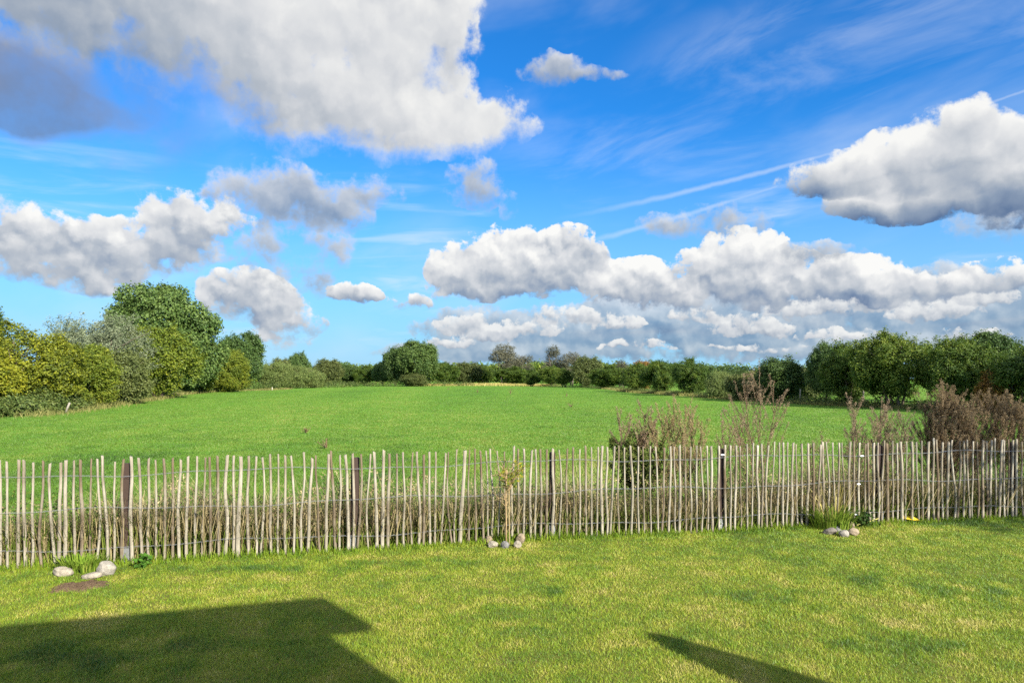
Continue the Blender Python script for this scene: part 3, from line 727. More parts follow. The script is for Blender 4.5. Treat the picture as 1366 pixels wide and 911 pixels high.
px_tree('hedge_tree', 'olive1', 1074, 486, 70, 44, 'brown green bush leaning on the round dark hedge tree', 'bush', RH, 0.6)
px_tree('hedge_tree', 'oakround2', 1103, 458, 58, 50, 'dark tree top left of the tallest hedge bush', 'tree', RH, 1.6)
px_tree('hedge_tree', 'hazel2', 1132, 458, 53.5, 72, 'spiky green bush just left of the tallest hedge bush', 'bush', RH, 4.4)
px_tree('hedge_tree', 'hazel3', 1198, 439, 48.5, 116, 'tallest and broadest bush of the right hedge, bright twig tips', 'bush', RH, 5.0)
px_tree('hedge_tree', 'hazel1', 1284, 446, 43.6, 100, 'spiky dark bush right of the tallest hedge bush', 'bush', RH, 1.4)
px_tree('hedge_tree', 'oakround', 1322, 443, 62, 76, 'dark tree top behind the last hedge bushes by the right edge', 'tree', RH, 1.4)
px_tree('hedge_tree', 'rust1', 1328, 484, 41, 42, 'orange tinged bush near the right edge of the picture', 'bush', RH, 0.4)
px_tree('hedge_tree', 'hazel2', 1372, 462, 39.5, 96, 'green bush cut by the right edge of the picture', 'bush', RH, 2.7)
# the hedge runs on beyond the right edge; its shade falls across the field
for i, (x, y, k, h, w, lab) in enumerate(((33.2, 34.5, 'hazel3', 6.2, 7.0, 'tall bush of the right hedge, first beyond the picture edge'), (34.2, 28.5, 'hazel1', 6.4, 7.2, 'tall bush of the right hedge, second beyond the picture edge'),
        (35.2, 22.5, 'hazel3', 6.4, 7.4, 'tall bush of the right hedge, third beyond the picture edge'))):
    plant_tree('hedge_tree', k, (x, y, -0.03), h, w, i*1.7, lab, 'bush', RH)

# a small garden tree out of the picture at the right; it dapples the end of the fence
proto('garden', 'round', 3.2, 5.0, 2.5, 520, 7, 0.09, 'oak', 35, 1, 0.06, skin=0.2)
plant_tree('garden_tree', 'garden', (11.3, 6.2, 0), 5.0, 3.2, 0.3, 'small garden tree on the lawn beyond the right end of the picture', 'tree')

# brambles and rough growth along the hedge feet: masses, one object each side
def mass(name, path, n, per, leaf, height, depth, mat, seed, label, cat, lump=2.2):
    rng = np.random.default_rng(seed); path = np.array(path, float)
    seg = np.linalg.norm(np.diff(path, axis=0), axis=1); cum = np.concatenate([[0], np.cumsum(seg)])
    # nearer stretches get more sprays
    s = rng.uniform(0, cum[-1], n*3); x = np.interp(s, cum, path[:, 0]); y = np.interp(s, cum, path[:, 1])
    keep = rng.random(n*3) < np.minimum(1.0, 40.0/np.hypot(x, y)); s, x, y = s[keep][:n], x[keep][:n], y[keep][:n]
    tx = np.interp(s, cum[:-1] + seg/2, np.diff(path[:, 0])/seg); ty = np.interp(s, cum[:-1]+seg/2, np.diff(path[:, 1])/seg)
    o = rng.uniform(-1, 1, len(s)); hh = height*(0.35 + 0.9*fbm(s/lump + seed, o*0.7+3, seed, 3))*np.sqrt(np.maximum(0, 1-o*o))
    z = hh*np.sqrt(rng.random(len(s)))
    P = np.stack([x - ty*o*depth, y + tx*o*depth, z + 0.03], 1)
    O = np.stack([-ty*o, tx*o, np.full(len(s), 0.8)], 1); O /= np.linalg.norm(O, axis=1, keepdims=True)
    V, F, t = leaves(P, O, leaf, rng, per, leaf*0.8); V[:, 2] = np.maximum(V[:, 2], 0.0)
    o = link(name, np_mesh(name, V, F, LM[mat], t)); return tag(o, label, cat, kind='stuff')
LB = [(-34, 28), (-30.3, 37), (-29.4, 40), (-31.6, 48.5), (-38.6, 69.5), (-46, 90), (-51, 108), (-54, 125)]
mass('undergrowth', LB, 9000, 7, 0.17, 1.35, 1.5, 'bramble', 41, 'dark bramble growth along the foot of the left hedge', 'undergrowth')
RB = [(36, 24), (31.5, 37), (28.4, 47), (25.6, 57), (23.5, 68), (21.3, 85), (20.3, 108), (20.2, 140), (17.5, 168), (8, 190)]
mass('undergrowth', RB, 5000, 7, 0.17, 0.55, 1.2, 'bramble', 42, 'dark rough growth along the foot of the right hedge', 'undergrowth')
mass('undergrowth', [(-54, 135), (-46, 160), (-42, 184), (-20, 200), (-12, 204)], 2600, 6, 0.3, 1.6, 2.0, 'bramble', 43, 'dark growth along the far left end of the field', 'undergrowth')

# the far wood: one low dark band that reads as one mass
rng = np.random.default_rng(50)
def wood(name, y0, y1, x0, x1, n, h, mat, label):
    x = rng.uniform(x0, x1, n); y = rng.uniform(y0, y1, n)
    hh = h*(0.45 + 0.75*fbm(x/14.0 + y/30.0, y/40.0, 77, 4))
    z = hh*np.sqrt(rng.uniform(0.02, 1, n))
    P = np.stack([x, y, z], 1); O = np.tile([0, -0.4, 0.9], (n, 1))
    V, F, t = leaves(P, O, 1.5, rng, 4, 0.9); V[:, 2] = np.maximum(V[:, 2], 0)
    tag(link(name, np_mesh(name, V, F, LM[mat], t)), label, 'wood', kind='stuff')
wood('distant_woods', 380, 400, -260, 330, 14000, 11.5, 'oak', 'far dark green wood along the horizon behind the field')
wood('distant_woods', 275, 285, -120, 60, 6000, 7.5, 'hazel', 'nearer low green wood behind the far end of the field')
# ------------------------------------------------------------------ chestnut paling fence
def wood_mat():
    b = MB('weathered_chestnut', 0.85, 0.15)
    n = b.noise(22, 6, 0.65, 'obj', (1, 1, 0.12)); r = b.attr(); big = b.noise(4.0, 4, 0.6, 'obj', (1, 1, 0.5))
    pale = b.ramp(n, [(0.25, (0.095, 0.082, 0.058)), (0.5, (0.205, 0.183, 0.138)), (0.75, (0.34, 0.315, 0.25))])
    bark = b.ramp(n, [(0.3, (0.055, 0.041, 0.026)), (0.7, (0.140, 0.105, 0.066))])
    f = b.math('ADD', b.math('MULTIPLY', b.math('SUBTRACT', b.step(big, 0.35, 0.65), 0.50), 1.0), r, clamp=True)
    c = b.mix(f, pale, bark)
    b.color(c).bump(n, 0.6, 0.006); return b.m
WOODM = wood_mat()
POSTM = plain('dark_stained_timber', (0.040, 0.026, 0.020), 0.7, 0.2, 0.35, 9)
GALV = MB('galvanised_steel', 0.45, 0.5).color((0.24, 0.245, 0.25)); GALV.p.inputs['Metallic'].default_value = 0.55; GALV = GALV.m
fence = empty('picket_fence', (0, float(fence_y(0.0)), 0))
tag(fence, 'rustic fence of uneven split wooden pickets wired together across the whole picture', 'fence')
OFF = Vector((0, -float(fence_y(0.0)), 0))
frng = random.Random(5)
def picket(g, x, y, i, h=None):
    """a split stake: half round, crooked, tapering a little, its top cut aslant"""
    h = h or frng.gauss(1.215, 0.015); r = max(0.0135, frng.gauss(0.0182, 0.0036))
    lean = frng.gauss(0, 0.022); b1, b2, ph = frng.gauss(0, 0.007), frng.gauss(0, 0.004), frng.uniform(0, 6.28)
    if frng.random() < 0.16: b1 *= 2.2
    top_off = frng.gauss(0, 0.010)
    pts, rad = [], []
    for k in range(13):
        t = k/12; z = -0.04 + t*(h+0.04)
        dx = lean*(t-0.45) + b1*math.sin(PI*t*1.6+ph) + b2*math.sin(9*t+ph*2) + frng.gauss(0, 0.0012)
        dy = 0.5*b1*math.sin(PI*t*1.3+ph*1.7) + frng.gauss(0, 0.001)
        pts.append((x+dx, y+dy, z)); rad.append(r*(1.10 - 0.24*t)*(1+frng.gauss(0, 0.05)))
    sq = [1.0*frng.uniform(0.85, 1.1), 0.95, 1.0*frng.uniform(0.85, 1.1), 0.9, 0.75*frng.uniform(0.8, 1.2), 0.55, 0.75*frng.uniform(0.8, 1.2), 0.9]
    k0 = g.n
    g.tube(pts, rad, 8, True, frng.choices((0.0, 0.10, 0.35, 0.65, 0.9), (0.34, 0.24, 0.18, 0.13, 0.11))[0], sq, frng.uniform(-0.9, 0.9))
    V = g.v[-1]; sl = frng.uniform(-0.7, 0.7); sl2 = frng.uniform(-0.5, 0.5)
    V[-8:, 2] += (V[-8:, 0]-x)*sl + (V[-8:, 1]-y)*sl2
    return h
# picket columns across the picture (spacing about 8.6 cm), nearest (left) ones as parts
xs = []; x = -8.4
while x < 10.2:
    xs.append(x); x += max(0.058, frng.gauss(0.0825, 0.009))
inview = [x for x in xs if abs(x)/float(fence_y(x)) < 0.765]
single = set(inview[:100])
rest = Geo()
for i, x in enumerate(xs):
    y = float(fence_y(x)) + frng.gauss(0, 0.006)
    if x in single:
        g = Geo(); picket(g, 0, 0, i); g.build('picket', WOODM, fence, Vector((x, y, 0)) + OFF, smooth=True)
    else:
        picket(rest, x + OFF.x, y + OFF.y, i)
tag(rest.build('pickets', WOODM, fence, smooth=True), kind='stuff')
# square posts in steel shoes, just behind the pickets
for px, w, d in ((168, 0.095, 0.07), (472, 0.10, 0.07), (736, 0.07, 0.07), (962, 0.075, 0.07), (1174, 0.085, 0.07), (1352, 0.085, 0.07)):
    u = (px-CX)/FPX; yb = 9.0
    for _ in range(6): yb = float(fence_y(u*yb)) + 0.045
    x = u*yb
    g = Geo(); g.box((0, 0, 0.645), (w, d, 1.01)); g.box((0, 0, 1.153), (w-0.012, d-0.012, 0.012))
    p = g.build('post', POSTM, fence, Vector((x, yb+0.02, 0)) + OFF)
    p.rotation_euler = (frng.gauss(0, .01), frng.gauss(0, .012), 0.15)
    g = Geo(); g.box((0, 0, 0.085), (w+0.008, d+0.008, 0.19)); g.box((0, -d/2-0.008, 0.12), (0.018, 0.01, 0.018)); g.build('post_shoe', GALV, p)
# three lines of twisted wire in front of and behind the pickets
for zf in (1.04, 0.635, 0.20):
    g = Geo(); pts = [[], []]
    for i in range(len(xs)-1):
        for k in (0, 1):
            xx = xs[i] + (xs[i+1]-xs[i])*k*0.5; s = 1 if (i % 2 == 0) else -1
            sag = 0.020*math.sin(xx*1.9+zf*7) + 0.010*math.sin(xx*5.3+zf*3)
            yy = float(fence_y(xx))
            a = 0.024*(1 if k == 0 else 0.15)
            pts[0].append((xx+OFF.x, yy+OFF.y-a, zf+sag)); pts[1].append((xx+OFF.x, yy+OFF.y+a, zf+sag+0.004))
    for P_ in pts: g.tube(P_, 0.0018, 4, False)
    g.build('wire', GALV, fence)
WHITEP = plain('white_plastic', (0.8, 0.8, 0.78), 0.4, 0.4, 0.05)
for px, py in ((1150, 608), (1145.5, 645.5), (1142, 686), (964, 606.5)):
    u = (px-CX)/FPX; yb = 9.5
    for _ in range(6): yb = float(fence_y(u*yb)) - 0.03
    g = Geo(); g.box((0, 0, 0), (0.036, 0.016, 0.016)); g.tube([(-0.026, 0, 0), (0.026, 0, 0)], 0.006, 6)
    g.build('wire_clip', WHITEP, fence, Vector((u*yb, yb, zat(py, yb))) + OFF)
# ------------------------------------------------------------------ tall dry weeds behind the fence, the planting circles with their stones, small things
def stem_mat(name, c): 
    b = MB(name, 0.85, 0.1); n = b.noise(30, 4, 0.6, 'obj'); b.color(b.ramp(n, [(0.3, tuple(k*0.6 for k in c)), (0.7, c)])); return b.m
def seed_mat(name, a, b_, c):
    b = MB(name, 0.9, 0.05); b.color(b.ramp(b.attr(), [(0.1, a), (0.5, b_), (0.95, c)])).leafy(0.3); return b.m
MUG_STEM = stem_mat('mugwort_stem', (0.16, 0.105, 0.062)); MUG_PALE = stem_mat('mugwort_stem_pale', (0.24, 0.18, 0.11))
SEED_BROWN = seed_mat('mugwort_seed', (0.12, 0.085, 0.052), (0.24, 0.175, 0.110), (0.38, 0.30, 0.19))
SEED_PURPLE = seed_mat('mugwort_seed_purple', (0.110, 0.077, 0.042), (0.205, 0.150, 0.084), (0.33, 0.255, 0.150))
SEED_STRAW = seed_mat('mugwort_seed_straw', (0.15, 0.11, 0.05), (0.27, 0.205, 0.10), (0.40, 0.32, 0.17))
WEEDLEAF = seed_mat('weed_leaf', (0.040, 0.062, 0.014), (0.085, 0.112, 0.026), (0.16, 0.17, 0.05))

def mugwort(name, px, d, stems, width, seedm, stemm, label, seed, lean=0.0, dens=1.0, green=0.25, fan=1.0):
    """stems: list of (offset in m at the foot, top pixel row, lean)"""
    rng = np.random.default_rng(seed)
    o = empty(name, at(px, d)); tag(o, label, 'weed', 'tall dry weeds standing behind the fence')
    gs = Geo(); C, O, lc, lo = [], [], [], []
    for (ox, top, ln) in stems:
        H = zat(top + 13, d); oy = rng.uniform(-0.18, 0.18)
        n = 14; t = np.linspace(0, 1, n)
        sx = ox + ln*H*t**1.5 + rng.normal(0, 0.006, n).cumsum(); sy = oy + rng.normal(0, 0.006, n).cumsum(); sz = H*t
        S = np.stack([sx, sy, sz], 1); gs.tube(S, 0.009*(1.05-0.85*t), 5)
        nb = int(30*dens)
        for j in range(nb):
            tb = rng.uniform(0.25, 0.98); i = tb*(n-1); i0 = int(i); p0 = S[i0]*(1-(i-i0)) + S[min(i0+1, n-1)]*(i-i0)
            a = rng.uniform(0, 2*PI); L = width*fan*(1.05 - 0.80*tb)*rng.uniform(0.45, 1.1) + 0.05
            up = rng.uniform(1.5, 3.2)
            up *= 0.8; Q = np.array([p0 + np.array([math.cos(a)*L*u, math.sin(a)*L*u, L*up*(0.95*u+0.12*u*u)]) for u in (0, .3, .6, .85, 1)])
            gs.tube(Q, [0.0035, 0.003, 0.0022, 0.0016, 0.0008], 4, False)
            m = max(10, int(L*230*dens)); u = 1-0.78*rng.random(m)**1.3; k = np.minimum((u*4).astype(int), 3); f = u*4-k
            pp = Q[k]*(1-f)[:, None] + Q[k+1]*f[:, None]
            if tb > green: C.append(pp); O.append(np.tile([math.cos(a)*.4, math.sin(a)*.4, .8], (m, 1)))
            else: lc.append(pp); lo.append(np.tile([math.cos(a)*.7, math.sin(a)*.7, .4], (m, 1)))
        m = int(150*dens); u = rng.uniform(0.72, 1.0, m); C.append(np.stack([np.interp(u, t, sx), np.interp(u, t, sy), np.interp(u, t, sz)], 1)); O.append(np.tile([0, 0, 1.], (m, 1)))
    gs.build('stem', stemm, o)
    V, F, tt = leaves(np.concatenate(C), np.concatenate(O), 0.017, rng, 3, 0.011, aspect=0.55, upright=0.5)
    link('seed_heads', np_mesh('seed_heads', V, F, seedm, tt), o)
    if lc:
        V, F, tt = leaves(np.concatenate(lc), np.concatenate(lo), 0.06, rng, 2, 0.025, aspect=0.35)
        link('leaves', np_mesh('leaves', V, F, WEEDLEAF, tt), o)
    return o
def fd(px, back):
    u = (px-CX)/FPX; y = 9.0
    for _ in range(6): y = float(fence_y(u*y)) + back
    return y
mugwort('tall_weed', 850, fd(850, .7), [(-.12, 538, -.10), (-.05, 552, -.04), (.05, 540, .02), (.14, 548, .08), (0.0, 565, 0)], 0.26, SEED_BROWN, MUG_STEM, 'dark bushy weed with two brown spires, leftmost behind the fence', 61, green=0.62)
mugwort('tall_weed', 905, fd(905, .55), [(0, 513, .0), (-.14, 545, -.05), (.13, 540, .05), (.26, 562, .06), (-.24, 560, -.05), (.05, 535, .02)], 0.28, SEED_STRAW, MUG_PALE, 'pale straw coloured feathery weed with one tall spire', 62, green=0.2)
mugwort('tall_weed', 1008, fd(1008, .8), [(0, 500, .02), (.06, 520, .16), (-.12, 540, -.14), (.0, 508, -.05)], 0.44, SEED_BROWN, MUG_STEM, 'open branching brown weed, tallest of those left of the thick clumps', 63, dens=0.75, green=0.25, fan=1.15)
mugwort('tall_weed', 1095, fd(1095, .6), [(0, 568, .0), (-.12, 580, -.04)], 0.2, SEED_BROWN, MUG_STEM, 'short brown weed barely topping the fence between taller ones', 67, dens=0.6)
mugwort('tall_weed', 975, fd(975, .5), [(0, 556, -.03), (-.08, 548, -.04)], 0.2, SEED_BROWN, MUG_STEM, 'slim brown weed just left of the open branching one', 68, dens=0.6)
mugwort('tall_weed', 1172, fd(1172, .7), [(-.22, 532, -.05), (-.05, 540, 0), (.1, 534, .03), (.25, 552, .06), (-.32, 560, -.07), (.4, 560, .08), (.0, 550, .1)], 0.30, SEED_BROWN, MUG_PALE, 'broad tan weed clump left of the thick dark brown ones', 64)
mugwort('tall_weed', 1258, fd(1258, .9), [(-.05, 514, -.03), (.05, 520, .02), (-.18, 530, -.05), (.15, 530, .06), (.28, 545, .1), (-.08, 522, .0), (.1, 536, .1), (0, 518, .01), (.2, 538, .08), (-.12, 526, -.03), (.02, 528, .05), (-.25, 545, -.06)], 0.34, SEED_PURPLE, MUG_STEM, 'thick dark brown weed clump with the sharpest peak', 65, dens=1.3)
mugwort('tall_weed', 1330, fd(1330, 1.0), [(-.2, 530, -.08), (.0, 532, .0), (.2, 530, .08), (.35, 540, .1), (-.35, 548, -.08), (.1, 536, .1), (.5, 545, .08), (-.1, 528, -.02), (.28, 534, .04), (-.28, 538, -.06), (.1, 530, .03)], 0.34, SEED_PURPLE, MUG_STEM, 'wide dark brown weed clump at the right edge', 66, dens=1.3)
mugwort('tall_weed', 1400, fd(1400, 1.0), [(-.2, 540, -.08), (.0, 535, .0), (.2, 545, .08)], 0.30, SEED_PURPLE, MUG_STEM, 'dark brown weed clump beyond the right edge', 69, dens=1.2)

# the strip of rough weeds and dead grass right behind the fence
rng = np.random.default_rng(70)
def strip(n, hmean, w, mat, seed, name, label, y0, y1, dens, curl=0.5):
    r = np.random.default_rng(seed)
    x = r.uniform(-9.5, 11.5, n); keep = r.random(n) < dens(x); x = x[keep]; n = len(x)
    y = fence_y(x) + y0 + (y1-y0)*r.random(n)**1.3
    h = hmean*(0.35 + 1.1*fbm(x/0.9, y/0.9, seed, 3))*r.uniform(0.5, 1.25, n)
    a = r.uniform(0, 2*PI, n); cu = r.uniform(0.1, curl*2, n)*h
    z0 = np.zeros(n)
    d = np.stack([np.cos(a), np.sin(a), z0], 1); s = np.stack([-np.sin(a), np.cos(a), z0], 1)*(w*r.uniform(0.6, 1.5, n))[:, None]/2
    b = np.stack([x, y, z0], 1)
    m = b + d*(cu*0.30)[:, None] + np.array([0, 0, 1])*(h*0.6)[:, None]
    t = b + d*cu[:, None] + np.array([0, 0, 1])*(h*r.uniform(0.75, 1.0, n))[:, None]
    V = np.stack([b-s, b+s, m+s*0.8, m-s*0.8, t], 1).reshape(-1, 3); k = np.arange(n)[:, None]*5
    tint = np.repeat(r.normal(0.5, 0.2, n), 5)
    me = np_mesh(name, V, [np.concatenate([k+[0, 1, 2], k+[0, 2, 3], k+[3, 2, 4]])], mat, tint)
    return tag(link(name, me), label, 'weeds', kind='stuff')
dens_g = lambda x: 0.45 + 0.55*np.clip(1-np.abs(x+3)/7, 0, 1) + 0.2*(x > 4)
DEAD = seed_mat('dead_grass', (0.15, 0.115, 0.055), (0.29, 0.235, 0.12), (0.45, 0.38, 0.21))
FRESH_EDGE = seed_mat('edge_blade', (0.07, 0.13, 0.012), (0.14, 0.22, 0.018), (0.24, 0.27, 0.04))
ROUGH = seed_mat('rough_grass', (0.065, 0.105, 0.016), (0.125, 0.175, 0.028), (0.21, 0.24, 0.055))
WEEDGREEN = seed_mat('weed_leaf_green', (0.045, 0.080, 0.014), (0.100, 0.140, 0.026), (0.19, 0.21, 0.055))
strip(21000, 0.80, 0.008, DEAD, 71, 'dead_grass', 'tangled dead straw grass right behind the fence', 0.06, 0.9, dens_g, 0.55)
strip(26000, 0.50, 0.010, ROUGH, 72, 'rough_grass', 'rough green grass right behind the fence', 0.04, 1.1, lambda x: np.full_like(x, 1.0), 0.5)
def weed_leaves(n, hmean, leaf, mat, seed, name, label, y0, y1, dens):
    r = np.random.default_rng(seed); x = r.uniform(-9.5, 11.5, n); x = x[r.random(n) < dens(x)]; n = len(x)
    y = fence_y(x) + y0 + (y1-y0)*r.random(n)
    z = hmean*(0.25+1.0*fbm(x/0.7, y/0.7, seed, 3))*np.sqrt(r.random(n))
    O = np.tile([0, -0.5, 0.7], (n, 1)); V, F, t = leaves(np.stack([x, y, z], 1), O, leaf, r, 5, leaf*0.7, aspect=0.45)
    V[:, 2] = np.maximum(V[:, 2], 0.0)
    return tag(link(name, np_mesh(name, V, F, mat, t)), label, 'weeds', kind='stuff')
weed_leaves(3600, 0.80, 0.040, WEEDGREEN, 73, 'low_weeds', 'dark leafy weeds right behind the fence', 0.10, 0.75, dens_g)
weed_leaves(3600, 0.92, 0.038, DEAD, 74, 'dry_weeds', 'dry brown weed heads right behind the fence', 0.10, 0.8, dens_g)

# unmown fringe right under the pickets
strip(15000, 0.12, 0.006, FRESH_EDGE, 75, 'edge_grass', 'longer fresh grass left standing under the pickets', -0.11, 0.12, lambda x: 0.25 + 0.75*fbm(x/0.5, x*0, 76, 3), 0.5)
# stones
def stone(name, px, py, sx, sy, sz, rz, c, label, group, seed, lift=0.0):
    r = np.random.default_rng(seed); g = ground_at(px, py)
    import bmesh
    bm = bmesh.new(); bmesh.ops.create_icosphere(bm, subdivisions=4, radius=1.0)
    ph = r.uniform(0, 6.28, 9)
    dirs = r.normal(0, 1, (7, 3)); dirs /= np.linalg.norm(dirs, axis=1, keepdims=True); cut = r.uniform(0.72, 0.92, 7)
    for v in bm.verts:
        p = np.array(v.co); q = p.copy()
        for dd, cc in zip(dirs, cut):
            e = q @ dd
            if e > cc: q = q - dd*(e-cc)*0.85
        q *= 1 + 0.05*math.sin(3*p[0]+ph[0])*math.sin(3*p[1]+ph[1]) + 0.03*math.sin(7*p[2]+ph[2]+4*p[0])
        v.co = (q[0]*sx/2, q[1]*sy/2, q[2]*sz/2)
    me = bpy.data.meshes.new(name); bm.to_mesh(me); bm.free()
    me.polygons.foreach_set('use_smooth', np.ones(len(me.polygons), bool))
    b = MB('stone', 0.85, 0.25); n = b.noise(18, 7, 0.7, 'obj'); n2 = b.noise(90, 3, 0.6, 'obj')
    cc = b.ramp(n, [(0.3, tuple(k*0.55 for k in c)), (0.55, c), (0.75, tuple(min(0.8, k*1.3) for k in c))])
    b.color(b.mix(b.math('MULTIPLY', b.step(n2, 0.5, 0.7), 0.5), cc, tuple(k*0.4 for k in c))).bump(n, 0.9, 0.03)
    me.materials.append(b.m)
    o = link(name, me, None, (g.x, g.y, sz*0.36 + lift)); o.rotation_euler = (r.normal(0, .12), r.normal(0, .12), rz)
    return tag(o, label, 'stone', group)
GL, GMD, GR = 'stones round the left planting hole', 'stones round the sapling', 'stones by the right grass clump'
PALE, GREY, TAN = (0.24, 0.21, 0.16), (0.15, 0.145, 0.135), (0.23, 0.18, 0.12)
stone('stone', 84, 768, .215, .15, .12, .35, PALE, 'flat pale stone, left of three by the bare earth patch', GL, 81)
stone('stone', 122, 772, .22, .12, .085, .1, PALE, 'low half sunk stone, middle of three by the bare earth patch', GL, 82)
stone('stone', 141, 767, .195, .16, .185, .7, (0.24, 0.22, 0.18), 'tallest grey stone, right of three by the bare earth patch', GL, 83)
stone('stone', 652, 724.5, .10, .10, .12, .2, TAN, 'tan stone on the upper left of the ring at the sapling', GMD, 84)
stone('stone', 657.5, 730, .15, .12, .10, .9, PALE, 'pale flat stone on the lower left of the ring at the sapling', GMD, 85)
stone('stone', 673.5, 731, .11, .11, .11, .4, GREY, 'dark grey stone in front of the sapling stem', GMD, 86)
stone('stone', 690.5, 731, .11, .11, .11, 1.3, PALE, 'pale stone on the lower right of the ring at the sapling', GMD, 87)
stone('stone', 694.5, 725, .12, .12, .17, .5, TAN, 'largest tan stone on the upper right of the ring at the sapling', GMD, 88)
stone('stone', 1107, 713, .20, .14, .11, .1, (0.12, 0.105, 0.085), 'darker wide stone, left in front of the long grass clump', GR, 89)
stone('stone', 1126, 716, .15, .13, .12, .6, (0.22, 0.20, 0.165), 'pale round stone in front of the long grass clump', GR, 90)
stone('stone', 1138, 714, .16, .14, .13, .3, TAN, 'brownish stone right of the pale round one by the grass clump', GR, 91)
stone('stone', 1135, 704.5, .12, .10, .11, 1.0, TAN, 'small tan stone behind the others by the grass clump', GR, 92)
stone('stone', 1118, 709, .10, .09, .09, 1.0, GREY, 'small grey stone half hidden in the long grass clump', GR, 93)

# bare earth patch (a real low mound)
g0 = ground_at(104, 783); r = np.random.default_rng(95); K = 48
V = [(0, 0, 0.024)]; 
for ring, z in ((0.35, 0.024), (0.7, 0.017), (1.0, -0.006)):
    for j in range(K):
        a = 2*PI*j/K; q = 1 + 0.20*math.sin(2*a+1) + 0.13*math.sin(5*a) + 0.08*math.sin(9*a+2) + r.normal(0, .06)
        V.append((0.25*ring*q*math.cos(a), 0.24*ring*q*math.sin(a), z + r.normal(0, .005)*(ring < 1)))
F = [(0, 1+j, 1+(j+1) % K) for j in range(K)] + [(1+i*K+j, 1+(i+1)*K+j, 1+(i+1)*K+(j+1) % K, 1+i*K+(j+1) % K) for i in (0, 1) for j in range(K)]
b = MB('bare_earth', 0.95, 0.05); n = b.noise(45, 7, 0.7, 'obj'); b.color(b.ramp(n, [(0.3, (0.055, 0.036, 0.021)), (0.7, (0.17, 0.115, 0.068))])).bump(n, 1.0, 0.03)
g = Geo(); g.add(V, F); tag(g.build('bare_soil', b.m, None, (g0.x, g0.y, 0.006), smooth=True), kind='structure')

# young standard sapling with a stake, sparse yellowing leaves
sp = ground_at(675, 728); sap = empty('sapling', (sp.x, sp.y, 0)); tag(sap, 'young thin stemmed tree with twiggy yellowing head inside a ring of stones', 'tree')
SAPB = stem_mat('sapling_bark', (0.30, 0.215, 0.11)); r = np.random.default_rng(96)
g = Geo(); g.tube([(0, 0, -0.02), (0.004, 0, .3), (-0.004, .004, .6), (0.006, 0, .86), (0.012, .01, 1.0)], [.012, .010, .010, .009, .005], 7); g.build('trunk', SAPB, sap, smooth=True)
g = Geo(); g.tube([(0.045, 0.03, -0.02), (0.040, 0.03, .45), (0.036, 0.03, .80)], .008, 6); g.build('stake', stem_mat('cane', (0.30, 0.235, 0.12)), sap)
g = Geo(); tips = []
for j in range(34):
    a = r.uniform(0, 2*PI); L = r.uniform(.12, .32); e = r.uniform(0.4, 2.2)
    p0 = np.array([0.006, 0, r.uniform(.48, .95)]); Q = [p0]
    for u in (.25, .5, .75, 1): Q.append(p0 + np.array([math.cos(a)*L*u, math.sin(a)*L*u*0.8, L*(e*u - 0.45*u*u)]) + r.normal(0, .008, 3))
    g.tube(Q, [.004, .0035, .003, .002, .001], 4, False); tips += Q[2:]
    for s in range(2):
        b0 = np.array(Q[int(r.integers(1, 4))]); dd = r.normal(0, .07, 3); dd[2] = abs(dd[2]); g.tube([b0, b0+dd*.5, b0+dd], [.003, .002, .001], 4, False); tips.append(b0+dd)
g.build('twigs', SAPB, sap)
tips = np.array(tips); tips = tips[(tips[:, 2] > .70) & (tips[:, 0] > -.06) & (r.random(len(tips)) < .5)]
V, F, t = leaves(tips, np.tile([0, -.2, .6], (len(tips), 1)), 0.05, r, 4, 0.03, aspect=0.5)
link('leaves', np_mesh('leaves', V, F, seed_mat('sapling_leaf', (0.06, 0.09, 0.01), (0.15, 0.16, 0.018), (0.30, 0.25, 0.03)), t), sap)

# grass clumps of the planting circles
def clump(px, py, n, h, w, mat, label, seed, lean=(0, 0), name='grass_clump'):
    r = np.random.default_rng(seed); g = ground_at(px, py); a = r.uniform(0, 2*PI, n); rad = w*np.sqrt(r.random(n))*0.5
    b = np.stack([rad*np.cos(a)*1.6, rad*np.sin(a), np.zeros(n)], 1); hh = h*r.uniform(.45, 1.1, n); cu = hh*r.uniform(.2, 1.0, n)
    d = np.stack([np.cos(a)+lean[0], np.sin(a)+lean[1], np.zeros(n)], 1); s = np.stack([-np.sin(a), np.cos(a), np.zeros(n)], 1)*(.004+.004*r.random(n))[:, None]
    up = np.array([0, 0, 1.])
    m1 = b + d*(cu*.25)[:, None] + up*(hh*.5)[:, None]; m2 = b + d*(cu*.6)[:, None] + up*(hh*.85)[:, None]; t = b + d*cu[:, None] + up*(hh*.9)[:, None]
    V = np.stack([b-s, b+s, m1-s, m1+s, m2-s*.7, m2+s*.7, t], 1).reshape(-1, 3); k = np.arange(n)[:, None]*7
    F = np.concatenate([k+q for q in ([0, 1, 3], [0, 3, 2], [2, 3, 5], [2, 5, 4], [4, 5, 6])])
    me = np_mesh(name, V, F, mat, np.repeat(r.normal(.5, .2, n), 7)); return tag(link(name, me, None, (g.x, g.y, 0)), label, 'grass clump')
FRESH = seed_mat('fresh_blade', (0.06, 0.11, 0.012), (0.12, 0.19, 0.02), (0.24, 0.28, 0.05))
STRAWB = seed_mat('straw_blade', (0.20, 0.17, 0.05), (0.34, 0.29, 0.09), (0.46, 0.40, 0.16))
clump(1110, 706, 420, .34, .34, FRESH, 'green tuft of long grass behind the stones at the right', 101)
clump(1112, 706, 26, .75, .22, STRAWB, 'long straw yellow blades arching out of the green tuft at the right', 102)
clump(110, 761, 300, .17, .34, FRESH, 'green grass tuft among the stones by the bare earth', 103)
clump(673, 721, 300, .15, .34, FRESH, 'green grass tuft round the foot of the sapling', 104)
